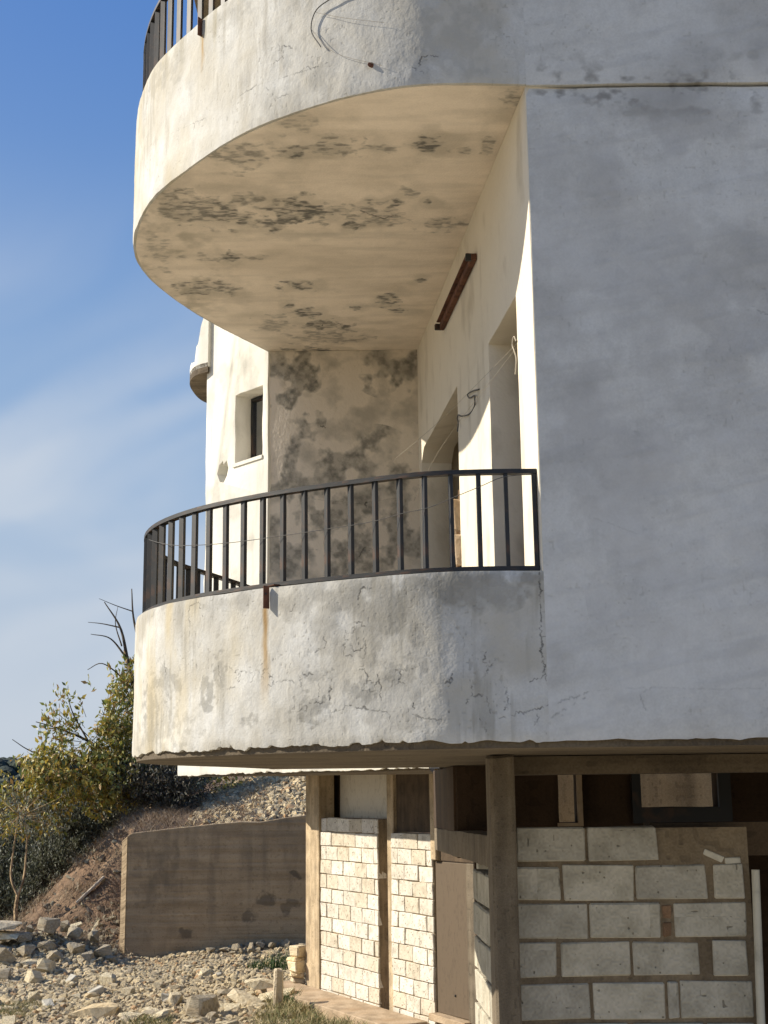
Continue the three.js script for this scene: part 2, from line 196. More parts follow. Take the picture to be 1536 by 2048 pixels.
T.bark = makeTex(256, 512, [0, 1], [0, 2], (x, y) => { const f = fbm(x * 14, y * 3, 5), c = mix3([.40, .35, .28], [.20, .17, .13], clamp((f - .35) * 2.6)); return [...c, f]; }, null, true);
T.rust = makeTex(256, 256, [0, .5], [0, .5], (x, y) => { const f = fbm(x * 40, y * 30, 5), c = mix3([.44, .29, .205], [.29, .18, .125], clamp((f - .35) * 2.4)); return [...c, f]; }, null, true);
T.paint = makeTex(256, 256, [0, .5], [0, .5], (x, y) => { const f = fbm(x * 30, y * 30, 5), s = clamp((f - .56) * 7), c = mix3([.125, .125, .12], [.31, .205, .135], s * .75); return [...c, f]; }, null, true);

// ------------------------------------------------------------------ materials
const M = {
  lower: std(T.lower, .0035), upper: std(T.upper, .0035), front: std(T.front, .003), ceiling: std(T.ceiling, .008), back: std(T.back, .004),
  cream: std(T.cream, .003), white: std(T.white, .003), concV: std(T.concV, .008), concH: std(T.concH, .012), ret: std(T.ret, .02),
  blockG: [0, 1, 2, 3].map((i) => std(T.blockG, .006, { color: new THREE.Color().setRGB(...[[.76, .745, .69], [.68, .67, .625], [.64, .63, .59], [.72, .705, .65]][i]) })),
  blockW: [0, 1, 2, 3].map((i) => std(T.blockW, .006, { color: new THREE.Color().setRGB(...[[.90, .89, .91], [.84, .83, .83], [.98, .975, .99], [.80, .76, .71]][i]) })),
  soil: std(T.soil, .03, { vertexColors: true }), bark: std(T.bark, .02), rust: std(T.rust, .002), paint: std(T.paint, .0006, { roughness: .55 }),
  stone: [[.90, .83, .68], [1.0, .94, .77], [.68, .63, .54], [.95, .81, .57], [.56, .525, .46]].map((c) => std(T.stone, .02, { color: new THREE.Color().setRGB(...c), flatShading: true })),
  dark: new THREE.MeshStandardMaterial({ color: new THREE.Color().setRGB(.012, .011, .010), roughness: .8, side: THREE.DoubleSide }),
  wood: new THREE.MeshStandardMaterial({ color: new THREE.Color().setRGB(.42, .36, .28), roughness: .9, side: THREE.DoubleSide }),
  wire: new THREE.MeshStandardMaterial({ color: new THREE.Color().setRGB(.10, .095, .085), roughness: .7 }),
  wirePale: new THREE.MeshStandardMaterial({ color: new THREE.Color().setRGB(.36, .32, .25), roughness: .8 }),
  pvc: std(T.white, .001, { color: new THREE.Color().setRGB(.72, .70, .64), roughness: .7 }),
  leaf: new THREE.MeshPhysicalMaterial({ vertexColors: true, roughness: .75, transmission: .4, thickness: 0, side: THREE.DoubleSide }),
  blade: new THREE.MeshStandardMaterial({ vertexColors: true, roughness: .95, side: THREE.DoubleSide }),
};
const tint = (t, bump, rgb, extra) => std(t, bump, { color: new THREE.Color().setRGB(...rgb), ...extra });
M.glass = new THREE.MeshPhysicalMaterial({ color: 0xffffff, roughness: .06, transmission: 1, thickness: 0, ior: 1.5 });
M.doorBrown = tint(T.cream, .001, [.14, .108, .078], { roughness: .7 });
M.infill = tint(T.concV, .006, [.55, .46, .38]);
M.darkConc = tint(T.concH, .008, [.95, .93, .90]);
M.brick = tint(T.concV, .006, [1.35, 1.02, .84]);
M.ledge = tint(T.stone, .012, [.56, .46, .37]); M.interiorShade = tint(T.concV, .006, [.34, .24, .17]);  // second one: dark brown standing in for the shade of unlit rooms
M.mortar = tint(T.concV, .012, [1.25, 1.2, 1.1]);
M.yard = tint(T.concV, .01, [2.4, 2.2, 1.9]); M.concPale = tint(T.concV, .008, [2.9, 2.8, 2.6]);
M.mortarW = tint(T.concV, .012, [1.9, 1.8, 1.65]);

// ------------------------------------------------------------------ building helpers
const used = {};
const numbered = (n) => { const k = used[n] = (used[n] ?? -1) + 1; return k ? `${n}_${String(k).padStart(3, '0')}` : n; };
function mesh(name, geo, mat, parent) { const m = new THREE.Mesh(geo, mat); m.name = parent ? name : numbered(name); m.castShadow = m.receiveShadow = true; (parent ?? scene).add(m); return m; }
function tag(o, label, category, group, kind) { o.userData = kind ? { kind } : {}; if (label) o.userData.label = label; if (category) o.userData.category = category; if (group) o.userData.group = group; return o; }
function group(name, label, category, grp) { const g = new THREE.Group(); g.name = numbered(name); scene.add(g); tag(g, label, category, grp); return g; }
function part(name, parent) { const g = new THREE.Group(); g.name = name; parent.add(g); return g; }
function rebase(g, p) { g.position.copy(p); for (const c of g.children) c.position.sub(p); }
function setUV(geo, fn) { const p = geo.attributes.position, n = geo.attributes.normal, uv = new Float32Array(p.count * 2); for (let i = 0; i < p.count; i++) { const [a, b] = fn(p.getX(i), p.getY(i) - EYE, -p.getZ(i), n.getX(i), n.getY(i), -n.getZ(i)); uv[2 * i] = a; uv[2 * i + 1] = b; } geo.setAttribute('uv', new THREE.BufferAttribute(uv, 2)); return geo; }
const inTex = (t, x, y) => [(x - t.x0) / (t.x1 - t.x0), (y - t.y0) / (t.y1 - t.y0)];
// metres on whichever plane a face lies in
const boxUV = (t, ox = 0, oy = 0) => (X, h, d, nx, ny, nd) => { const L = t.x1 - t.x0, H = t.y1 - t.y0, a = Math.abs(nx), b = Math.abs(ny), c = Math.abs(nd); return b > a && b > c ? [(X + ox) / L, (d + oy) / H] : a > c ? [(d + ox) / L, (h + oy) / H] : [(X + ox) / L, (h + oy) / H]; };
function catmull(pts, step) {
  const c = new THREE.CatmullRomCurve3(pts.map(([x, d]) => new THREE.Vector3(x, 0, d)), false, 'centripetal'); c.arcLengthDivisions = 800;
  const n = Math.round(c.getLength() / step); return { len: c.getLength(), pts: c.getSpacedPoints(n).map((p) => [p.x, p.z]) };
}
function normals2(pts) { return pts.map((_, i) => { const a = pts[Math.max(0, i - 1)], b = pts[Math.min(pts.length - 1, i + 1)], x = b[0] - a[0], y = b[1] - a[1], l = Math.hypot(x, y); return [-y / l, x / l]; }); }
// a plastered wall along a plan path: uneven outer face, ragged foot, inner face, top and ends
function shell(path, h0, h1, thick, { foot = 0, wave = .006, texS = 1, tex, step = .03, seed = 0, sTex }) {
  const nrm = normals2(path), n = path.length, rows = Math.max(2, Math.round((h1 - h0) / step)), pos = [], uv = [], idx = []; let s = 0; const S = path.map((p, i) => (i ? s += Math.hypot(p[0] - path[i - 1][0], p[1] - path[i - 1][1]) : 0));
  const grid = (fn) => { const base = pos.length / 3; for (let i = 0; i < n; i++) for (let j = 0; j <= rows; j++) { const [X, h, d] = fn(i, j); pos.push(X, h + EYE, -d); uv.push(...inTex(tex, sTex ? sTex(X) : S[i] * texS, h)); } return base; };
  const hAt = (i, j) => { const t = j / rows; let h = mix(h0, h1, t); if (j === 0) h += foot * .75 * sst(0, .12, Math.min(S[i], S[n - 1] - S[i])) * ((fbm(S[i] * 7 + seed, 3.7, 3) - .45) * 1.5 + (fbm(S[i] * 34 + seed, 9.7, 3) - .42) * 1.2 * sst(.4, .62, fbm(S[i] * 3 + seed, 6.1, 2)) + sst(.62, .68, vn(S[i] * 38 + seed, 2.3)) * .4 * sst(.4, .5, vn(S[i] * 5 + seed, 4.4))); if (j === rows) h += (fbm(S[i] * 4 + seed, 8.1, 2) - .5) * .008; return h; };
  const disp = (i, h) => wave * sst(0, .25, Math.min(S[i], S[n - 1] - S[i])) * ((fbm(path[i][0] * 3.1 + 7 + S[i] * .4, h * 2.6 + path[i][1] * 2.2, 3) - .5) * 2.4 + (fbm(S[i] * 12 + seed, h * 11, 2) - .5) * .5);
  const o = grid((i, j) => { const h = hAt(i, j), w = disp(i, h) - (j === 0 ? .004 : 0) - (j === rows ? .005 : 0); return [path[i][0] + nrm[i][0] * w, h, path[i][1] + nrm[i][1] * w]; });
  const q = grid((i, j) => [path[i][0] - nrm[i][0] * thick, hAt(i, j), path[i][1] - nrm[i][1] * thick]);
  const R = rows + 1, quad = (a, b, c, d) => idx.push(a, b, c, a, c, d);
  for (let i = 0; i + 1 < n; i++) {
    for (let j = 0; j < rows; j++) { quad(o + i * R + j, o + i * R + j + 1, o + (i + 1) * R + j + 1, o + (i + 1) * R + j); quad(q + i * R + j, q + (i + 1) * R + j, q + (i + 1) * R + j + 1, q + i * R + j + 1); }
    quad(o + i * R + rows, q + i * R + rows, q + (i + 1) * R + rows, o + (i + 1) * R + rows); quad(o + i * R, o + (i + 1) * R, q + (i + 1) * R, q + i * R);
  }
  for (let j = 0; j < rows; j++) { quad(o + j, q + j, q + j + 1, o + j + 1); const e = (n - 1) * R; quad(o + e + j, o + e + j + 1, q + e + j + 1, q + e + j); }
  const g = new THREE.BufferGeometry(); g.setAttribute('position', new THREE.Float32BufferAttribute(pos, 3)); g.setAttribute('uv', new THREE.Float32BufferAttribute(uv, 2)); g.setIndex(idx); g.computeVertexNormals();
  return crease(g);
}
import { toCreasedNormals } from 'three/addons/utils/BufferGeometryUtils.js';
const crease = (g) => toCreasedNormals(g, .7);
// horizontal slab from a plan outline
function slab(outline, h0, h1, uvfn) {
  const s = new THREE.Shape(outline.map(([x, d]) => new THREE.Vector2(x, d))), g = new THREE.ExtrudeGeometry(s, { depth: h1 - h0, bevelEnabled: false });
  g.rotateX(-Math.PI / 2); g.translate(0, h0 + EYE, 0); g.computeVertexNormals(); return setUV(g, uvfn);
}
const box = (x0, x1, h0, h1, d0, d1, uvfn) => { const g = new THREE.BoxGeometry(x1 - x0, h1 - h0, d1 - d0); g.translate((x0 + x1) / 2, (h0 + h1) / 2 + EYE, -(d0 + d1) / 2); return uvfn ? setUV(g, uvfn) : g; };
// upright wall from (X0,d0) along unit (tx,td), outline in (s,h) with holes, thickness to the side away from the outer face; edges a little uneven
function wallPlane([X0, d0], [tx, td], outline, holes, thick, tex, rough = .004, seed = 1) {
  const jag = (pts) => { const out = []; for (let i = 0; i < pts.length; i++) { const a = pts[i], b = pts[(i + 1) % pts.length], L = Math.hypot(b[0] - a[0], b[1] - a[1]), n = Math.max(1, Math.round(L / .07)); for (let k = 0; k < n; k++) { const t = k / n, w = k ? (fbm(a[0] * 7 + a[1] * 3 + t * L * 5 + seed, seed * 3.1, 3) - .5) * 2 * rough * (a[2] ?? 1) : 0; out.push(new THREE.Vector2(a[0] + (b[0] - a[0]) * t - (b[1] - a[1]) / L * w, a[1] + (b[1] - a[1]) * t + (b[0] - a[0]) / L * w)); } } return out; };
  const s = new THREE.Shape(jag(outline)); for (const h of holes) s.holes.push(new THREE.Path(jag(h)));
  const g = new THREE.ExtrudeGeometry(s, { depth: thick, bevelEnabled: true, bevelThickness: .006, bevelSize: .006, bevelOffset: -.006, bevelSegments: 2 });
  // (s, h, depth) -> world; inward = away from the outer face
  const nx = -td, nd = tx, p = g.attributes.position;
  for (let i = 0; i < p.count; i++) { const a = p.getX(i), h = p.getY(i), w = p.getZ(i); p.setXYZ(i, X0 + tx * a - nx * w, h + EYE, -(d0 + td * a - nd * w)); }
  g.computeVertexNormals();
  const out = crease(g); return setUV(out, (X, h, d) => { const a = (X - X0) * tx + (d - d0) * td, w = -((X - X0) * nx + (d - d0) * nd); return [(a + w * .9) / (tex.x1 - tex.x0), (h + w * .3) / (tex.y1 - tex.y0)]; });
}
// as wallPlane but bounded to a texture's own range
const fitUV = (g, tex, fn) => setUV(g, (X, h, d) => inTex(tex, ...fn(X, h, d)));
// block with worn, chamfered edges: 44 triangles
function block(w, h, d, c, jit, r) {
  const P = []; const sx = [-1, 1];
  const corner = {}; for (const a of sx) for (const b of sx) for (const e of sx) corner[`${a}${b}${e}`] = [a * w / 2 + (r() - .5) * jit, b * h / 2 + (r() - .5) * jit, e * d / 2 + (r() - .5) * jit, c * (.5 + r())];
  const v = (a, b, e, ax) => { const k = corner[`${a}${b}${e}`], q = k[3]; return [k[0] - (ax !== 0 ? a * q : 0), k[1] - (ax !== 1 ? b * q : 0), k[2] - (ax !== 2 ? e * q : 0)]; };
  const tri = (A, B, C) => { P.push(A, B, C); }, quad = (A, B, C, D) => { tri(A, B, C); tri(A, C, D); };
  for (const s of sx) { quad(v(s, -1, -1, 0), v(s, 1, -1, 0), v(s, 1, 1, 0), v(s, -1, 1, 0)); quad(v(-1, s, -1, 1), v(1, s, -1, 1), v(1, s, 1, 1), v(-1, s, 1, 1)); quad(v(-1, -1, s, 2), v(1, -1, s, 2), v(1, 1, s, 2), v(-1, 1, s, 2)); }
  for (const a of sx) for (const b of sx) { quad(v(a, b, -1, 0), v(a, b, 1, 0), v(a, b, 1, 1), v(a, b, -1, 1)); quad(v(a, -1, b, 0), v(a, 1, b, 0), v(a, 1, b, 2), v(a, -1, b, 2)); quad(v(-1, a, b, 1), v(1, a, b, 1), v(1, a, b, 2), v(-1, a, b, 2)); }
  for (const a of sx) for (const b of sx) for (const e of sx) tri(v(a, b, e, 0), v(a, b, e, 1), v(a, b, e, 2));
  for (let i = 0; i < P.length; i += 3) { const [A, B, C] = [P[i], P[i + 1], P[i + 2]], n = [(B[1] - A[1]) * (C[2] - A[2]) - (B[2] - A[2]) * (C[1] - A[1]), (B[2] - A[2]) * (C[0] - A[0]) - (B[0] - A[0]) * (C[2] - A[2]), (B[0] - A[0]) * (C[1] - A[1]) - (B[1] - A[1]) * (C[0] - A[0])]; if (n[0] * (A[0] + B[0] + C[0]) + n[1] * (A[1] + B[1] + C[1]) + n[2] * (A[2] + B[2] + C[2]) < 0) { P[i + 1] = C; P[i + 2] = B; } }
  const g = new THREE.BufferGeometry(); g.setAttribute('position', new THREE.Float32BufferAttribute(P.flat(), 3)); g.computeVertexNormals();
  const o = [r() * 5, r() * 5], p = g.attributes.position, n = g.attributes.normal, uv = []; for (let i = 0; i < p.count; i++) { const a = Math.abs(n.getX(i)), b = Math.abs(n.getY(i)), e = Math.abs(n.getZ(i)); uv.push(...(b > a && b > e ? [p.getX(i) + o[0], p.getZ(i) + o[1]] : a > e ? [p.getZ(i) + o[0], p.getY(i) + o[1]] : [p.getX(i) + o[0], p.getY(i) + o[1]])); }
  g.setAttribute('uv', new THREE.Float32BufferAttribute(uv, 2)); return g;
}
const tube = (pts, r, seg = 40, rad = 5) => new THREE.TubeGeometry(new THREE.CatmullRomCurve3(pts), seg, r, rad);

// ------------------------------------------------------------------ terrain
function ground(X, d) {
  let h = mix(-1.6, -3.0, sst(0, 15, d)) + (fbm(X * .35 + 9, d * .35, 3) - .5) * .16;
  const left = sst(-5.12, -5.3, X), toe = mix(27.12, 26.9, left), top = mix(27.3, 30.6, left);
  const ramp = sst(-8.6, -5.35, X + (fbm(X * .5, d * .5 + 20, 3) - .5) * .8);
  let hill = sst(toe, top, d) * ramp * (2.32 + .07 * Math.max(0, d - 27.4)) * (1 - .25 * left * sst(31, 27, d));
  hill += 1.75 * Math.exp(-((X - .2) ** 2 + (d - 33.2) ** 2) / 12) * sst(27.3, 29.2, d);
  hill += .5 * Math.exp(-((X + 6.6) ** 2 / 1.6 + (d - 26.4) ** 2 / 1.2)) + .22 * Math.exp(-((X + 2) ** 2 / 2.4 + (d - 26.6) ** 2 / .5));
  h += hill; h += ((fbm(X * 1.1 + 40, d * 1.1, 4) - .5) * .22 + (fbm(X * 3.2 + 4, d * 3.2, 3) - .5) * .2 * sst(-5.1, -5.4, X)) * sst(22, 27.5, d);
  h -= sst(-9, -14, X) * sst(27, 46, d) * 4.5; h -= sst(44, 130, d) * 12; h -= sst(-14, -60, X) * 6;
  h += sst(150, 420, Math.hypot(X, d)) * (6 + 16 * fbm(X * .006 + 3, d * .006, 4));
  return h;
}
{
  const line = (a, b, fine, far) => { const o = []; for (let x = a; x <= b + 1e-6; x += fine) o.push(x); let s = fine; for (let x = b; x < far;) { s *= 1.22; x += s; o.push(x); } s = fine; for (let x = a; x > -far;) { s *= 1.22; x -= s; o.unshift(x); } return o; };
  const xs = line(-10.5, 4, .11, 900), ds = line(15.5, 37, .11, 900), pos = [], col = [], uv = [], idx = [];
  for (const d of ds) for (const X of xs) {
    const h = ground(X, d); pos.push(X, h + EYE, -d); uv.push(X / 4, d / 4);
    const slope = sst(-8.9, -7.2, X) * sst(26.0, 27.6, d), n = fbm(X * .9, d * .9 + 3, 4), n2 = fbm(X * 3 + 30, d * 3, 3);
    let c = mix3([.40, .36, .285], [.33, .275, .20], clamp((n - .42) * 3)); c = mix3(c, mix3([.52, .485, .41], [.42, .38, .31], n2), sst(17, 14, d) * sst(-40, -25, X)); c = mix3(c, mix3([.12, .074, .049], [.22, .15, .10], n), slope * clamp(.55 + n2)); c = mix3(c, [.42, .385, .31], Math.exp(-((X - .2) ** 2 + (d - 33) ** 2) / 9) * slope);  // near ground out of view set pale to bounce light onto the soffit
    const far = sst(45, 120, Math.hypot(X, d)); c = mix3(c, mix3([.05, .06, .035], [.11, .10, .06], clamp((fbm(X * .03, d * .03 + 4, 4) - .4) * 3)), far); const grass = sst(-9, -12, X) * sst(24, 30, d); c = mix3(c, [.07, .075, .04], grass * .8);
    col.push(c[0] * 1.5, c[1] * 1.5, c[2] * 1.5);
  }
  const w = xs.length; for (let j = 0; j + 1 < ds.length; j++) for (let i = 0; i + 1 < w; i++) { const a = j * w + i; idx.push(a, a + 1, a + w + 1, a, a + w + 1, a + w); }
  const g = new THREE.BufferGeometry(); g.setAttribute('position', new THREE.Float32BufferAttribute(pos, 3)); g.setAttribute('uv', new THREE.Float32BufferAttribute(uv, 2)); g.setAttribute('color', new THREE.Float32BufferAttribute(col, 3)); g.setIndex(idx); g.computeVertexNormals();
  tag(mesh('ground', g, M.soil), null, null, null, 'structure');
}

// ------------------------------------------------------------------ the house
const house = group('house', 'unfinished white plastered concrete house with curved balconies and black railings', 'house');
const LOW = [[.75, 6.3], [.46, 6.3], [.17, 6.34], [-.17, 6.49], [-.53, 6.69], [-.83, 6.91], [-1.08, 7.15], [-1.32, 7.5], [-1.46, 7.88], [-1.51, 8.32], [-1.45, 8.83], [-1.27, 9.35], [-1.08, 9.9], [-.94, 10.45]];
const UPP = [[.75, 6.285], [.46, 6.272], [.2, 6.275], [-.15, 6.38], [-.53, 6.6], [-.85, 6.87], [-1.12, 7.2], [-1.39, 7.6], [-1.58, 8.1], [-1.645, 8.52], [-1.57, 9.07], [-1.31, 9.75], [-.94, 10.45]];
const STEP = .015, low = catmull(LOW, STEP), upp = catmull(UPP, STEP);
const inset = (pts, w) => { const n = normals2(pts); return pts.map((p, i) => [p[0] - n[i][0] * w, p[1] - n[i][1] * w]); };
const SOFF = 3.5333, SLABB = .205;
// lower balcony and floor
mesh('lower_balcony_parapet', shell(low.pts, .232, 1.03, .12, { foot: .030, wave: .009, tex: T.lower, seed: 2 }), M.lower, house);
mesh('floor_slab', slab([...inset(low.pts, .022).filter((_, i) => i % 5 === 0), [-.9, 10.45], [-.9, 10.66], [4.9, 10.66], [4.9, 6.325]], SLABB, .42, boxUV(T.concH)), M.concH, house);
// front wall
const straight = (x0, x1, d, st = .04) => { const o = [], n = Math.round(Math.abs(x1 - x0) / st); for (let i = 0; i <= n; i++) o.push([mix(x0, x1, i / n), d]); return o; };
mesh('front_wall', shell(straight(4.9, .75, 6.3), .232, SOFF - .014, .2, { foot: .022, wave: .006, tex: T.front, seed: 5, step: .05, sTex: (X) => X }), M.front, house);
mesh('upper_front_wall', shell(straight(4.9, .75, 6.285), SOFF, 6.8, .2, { foot: .004, wave: .006, tex: T.front, seed: 9, step: .06, sTex: (X) => X }), M.front, house);
// upper balcony
mesh('upper_balcony_parapet', shell(upp.pts, SOFF + .003, 4.41, .12, { foot: .003, wave: .010, tex: T.upper, seed: 12 }), M.upper, house);
mesh('balcony_ceiling', slab([...inset(upp.pts, .02).filter((_, i) => i % 5 === 0), [-.9, 10.45], [-.9, 10.66], [4.9, 10.66], [4.9, 6.40], [.82, 6.40]], SOFF, 3.72, (X, h, d) => inTex(T.ceiling, X, d)), M.ceiling, house);
mesh('roof_slab', box(-1.6, 4.95, 6.8, 7.0, 6.25, 12.0, boxUV(T.concH)), M.concH, house);
// inner wall with two door openings
const IW = [-.11055, .99387], sAt = (d) => (d - 6.3) / IW[1];
const door1 = [[sAt(6.68), .42], [sAt(7.46), .42], [sAt(7.46), 2.55], [sAt(6.68), 2.55]], door2 = [[sAt(8.56), .42], [sAt(10.3), .42], [sAt(10.3), 2.55], [sAt(10.16), 2.64], [sAt(8.56), 2.64]];
const uvIW = (g) => g;
mesh('balcony_inner_wall', uvIW(wallPlane([.75, 6.304], IW, [[0, .42], [4.17, .42], [4.17, SOFF], [0, SOFF]], [door1, door2], .23, T.cream, .006, 3)), M.cream, house);
mesh('upper_inner_wall', wallPlane([.75, 6.304], IW, [[0, 3.72], [4.17, 3.72], [4.17, 6.8], [0, 6.8]], [[[.9, 3.72], [1.8, 3.72], [1.8, 5.9], [.9, 5.9]]], .23, T.cream, .006, 4), M.cream, house);
{ // door frames set deep in the openings, and the broken edge of the far one
  const at = (d, w) => [.75 + IW[0] * sAt(d) + IW[1] * w, d - IW[0] * w];
  const upright = (name, d, w, wide, h0, h1, mat, parent) => { const [X, dd] = at(d, w), g = block(.05, h1 - h0, wide, .003, .004, rng(d * 100)); g.rotateY(-.111); g.translate(X, (h0 + h1) / 2 + EYE, -dd); return mesh(name, g, mat, parent); };
  upright('door_frame', 7.435, .19, .05, .42, 2.545, M.infill, house);
  upright('door_frame', 6.705, .19, .05, .42, 2.545, M.infill, house);
  const j = upright('broken_jamb', 8.66, .03, .2, .42, 1.94, M.brick, house); j.userData.label = 'chipped door jamb with bare reddish brick showing';
  const r = rng(41); let h = .45; for (let k = 0; k < 6; k++) { const hh = .16 + r() * .1, [X, dd] = at(8.63 + r() * .03, .005), g = block(.07, hh - .012, .15 + r() * .06, .012, .02, r); g.rotateY(-.111 + (r() - .5) * .1); g.translate(X, h + hh / 2 + EYE, -dd); mesh('brick', g, k % 3 ? M.ledge : M.brick, j); h += hh; }
}
// back wall of the balcony, which runs on as the rear wall of the rooms
mesh('balcony_back_wall', fitUV(wallPlane([.3, 10.45], [-1, 0], [[0, .42], [1.23, .42], [1.23, SOFF], [0, SOFF]], [], .2, T.back, .006, 6), T.back, (X, h) => [X, h]), M.back, house);
mesh('rear_wall', box(.302, 4.9, .42, 6.79, 10.452, 10.65, boxUV(T.cream)), M.cream, house);
mesh('upper_back_wall', box(-.93, .3, 3.722, 6.79, 10.452, 10.65, boxUV(T.white)), M.white, house);
mesh('end_wall', box(4.72, 4.9, .42, 6.79, 6.51, 10.45, boxUV(T.cream)), M.cream, house);
// wing beside the balcony, with a small window and a shell hole
{
  const a = [-.93, 10.45], b = [-1.5, 11.1], L = Math.hypot(b[0] - a[0], b[1] - a[1]), t = [(b[0] - a[0]) / L, (b[1] - a[1]) / L];
  const win = [[.055, 2.675], [.435, 2.675], [.435, 3.26], [.055, 3.26]], hole = [[.55, 2.60], [.60, 2.55], [.65, 2.565], [.69, 2.64], [.66, 2.71], [.61, 2.735], [.60, 2.70], [.555, 2.73], [.53, 2.66]];
  mesh('wing_wall', wallPlane(a, t, [[-.02, .45], [L, .45], [L - .03, 1.0], [L + .01, 1.75], [L - .012, 2.0], [L - .035, 2.2], [L - .02, 2.34], [L, 2.5], [L, 6.79], [-.02, 6.79]], [win, hole], .2, T.white, .01, 8), M.white, house);
  const w = part('window', house), nx = -t[1], nd = t[0], at = (s, w2) => [a[0] + t[0] * s - nx * w2, a[1] + t[1] * s - nd * w2], yaw = Math.atan2(t[1], t[0]);
  const slabAt = (name, s0, s1, h0, h1, w0, w1, mat, par) => { const g = new THREE.BoxGeometry(s1 - s0, h1 - h0, w1 - w0); g.rotateY(yaw); const [X, d] = at((s0 + s1) / 2, (w0 + w1) / 2); g.translate(X, (h0 + h1) / 2 + EYE, -d); setUV(g, boxUV(T.concV)); return mesh(name, g, mat, par); };
  slabAt('pane', .085, .405, 2.705, 3.23, .168, .172, M.glass, w);
  for (const [s0, s1, h0, h1] of [[.058, .085, 2.678, 3.258], [.405, .432, 2.678, 3.258], [.085, .405, 2.678, 2.705], [.085, .405, 3.23, 3.258]]) slabAt('frame', s0, s1, h0, h1, .15, .19, M.paint, w);
  slabAt('bar', .24, .252, 2.705, 3.23, .155, .165, M.paint, w);
  slabAt('sill', .045, .455, 2.648, 2.677, -.018, .14, M.white, w);
  // closing walls of the wing and a stub of the balcony beyond it
  mesh('wing_side_wall', slab([[-1.499, 11.102], [-1.29, 11.7], [.3, 11.7], [.3, 11.5], [-1.15, 11.5], [-1.31, 11.04]], .46, 6.78, boxUV(T.white)), M.white, house);
  mesh('wing_floor', slab([[-.9, 10.67], [.29, 10.67], [.29, 11.49], [-1.14, 11.49], [-1.29, 11.06]], .46, .6, boxUV(T.concH)), M.concH, house);
  mesh('wing_roof', slab([[-.9, 10.67], [.29, 10.67], [.29, 11.49], [-1.14, 11.49], [-1.29, 11.06]], 6.6, 6.78, boxUV(T.concH)), M.concH, house);
  const bp = catmull([[-1.49, 11.03], [-1.60, 11.12], [-1.68, 11.3], [-1.70, 11.56], [-1.63, 11.95], [-1.45, 12.1]], .03);
  const fb = part('far_balcony', house);
  mesh('slab', slab([...bp.pts, [-1.3, 11.8], [-1.48, 11.12]], 3.555, 3.64, boxUV(T.concH)), M.darkConc, fb);
  { // broken parapet: its top steps down to the left where pieces have fallen
    const P = bp.pts, n = normals2(P), pos = [], uv = [], idx = [], ht = P.map((_, i) => { const s = i * .03; return 3.6 + (s < .07 ? .46 : s < .11 ? .36 : s < .16 ? .22 : .09) + (fbm(s * 18, 2, 3) - .5) * .07; });
    for (let i = 0; i < P.length; i++) for (const [w2, top] of [[0, 0], [0, 1], [.1, 1], [.1, 0]]) { const h = top ? ht[i] : 3.605; pos.push(P[i][0] - n[i][0] * w2, h + EYE, -(P[i][1] - n[i][1] * w2)); uv.push(i * .03 / 4, h / 4 + w2); }
    for (let i = 0; i + 1 < P.length; i++) for (let k = 0; k < 4; k++) { const A = i * 4 + k, B = i * 4 + (k + 1) % 4; idx.push(A, B, B + 4, A, B + 4, A + 4); }
    idx.push(0, 1, 2, 0, 2, 3); const g = new THREE.BufferGeometry(); g.setAttribute('position', new THREE.Float32BufferAttribute(pos, 3)); g.setAttribute('uv', new THREE.Float32BufferAttribute(uv, 2)); g.setIndex(idx); g.computeVertexNormals(); const m = mesh('parapet', crease(g), M.white, fb); m.userData.label = 'broken parapet with fallen top';
  }
}
// railings
function railing(name, curve, base, s0, s1, postsFrom) {
  const rail = part(name, house), ins = inset(curve.pts, .055), N = normals2(curve.pts), step = curve.len / (curve.pts.length - 1);
  const at = (s) => { const k = clamp(s / step, 0, curve.pts.length - 1.001), i = Math.floor(k), f = k - i; return [mix(ins[i][0], ins[i + 1][0], f), mix(ins[i][1], ins[i + 1][1], f), Math.atan2(mix(N[i][0], N[i + 1][0], f), -mix(N[i][1], N[i + 1][1], f))]; };
  const bend = (h, hh, ww) => { const pos = [], uv = [], idx = []; const n = Math.round((s1 - s0) / .05); for (let i = 0; i <= n; i++) { const [X, d, a] = at(mix(s0, s1, i / n)), nx = Math.sin(a), nd = -Math.cos(a); for (const [u, v] of [[-1, -1], [1, -1], [1, 1], [-1, 1]]) { pos.push(X + nx * u * ww / 2, h + v * hh / 2 + EYE, -(d + nd * u * ww / 2)); uv.push(i * .05, (u + v) * .05); } } for (let i = 0; i < n; i++) for (let k = 0; k < 4; k++) { const A = i * 4 + k, B = i * 4 + (k + 1) % 4; idx.push(A, B, B + 4, A, B + 4, A + 4); } idx.push(0, 1, 2, 0, 2, 3, n * 4, n * 4 + 2, n * 4 + 1, n * 4, n * 4 + 3, n * 4 + 2); const g = new THREE.BufferGeometry(); g.setAttribute('position', new THREE.Float32BufferAttribute(pos, 3)); g.setAttribute('uv', new THREE.Float32BufferAttribute(uv, 2)); g.setIndex(idx); g.computeVertexNormals(); return toCreasedNormals(g, .5); };
  mesh('top_rail', bend(base + .492, .022, .042), M.paint, rail); mesh('bottom_rail', bend(base + .018, .020, .042), M.paint, rail);
  const bar = block(.019, .453, .036, .002, .001, rng(3)), n = Math.round((s1 - s0) / .135), r = rng(9);
  for (let i = 0; i <= n; i++) { const [X, d, a] = at(mix(s0 + .012, s1 - .012, i / n)), m = mesh('bar', bar, M.paint, rail); m.position.copy(V(X, base + .2545, d)); m.rotation.y = -a + (r() - .5) * .05; m.rotation.z = (r() - .5) * .008; }
  return { at, rail };
}
const railLow = railing('lower_railing', low, 1.03, .012, low.len - .1), railUp = railing('upper_railing', upp, 4.41, .012, upp.len - .1);
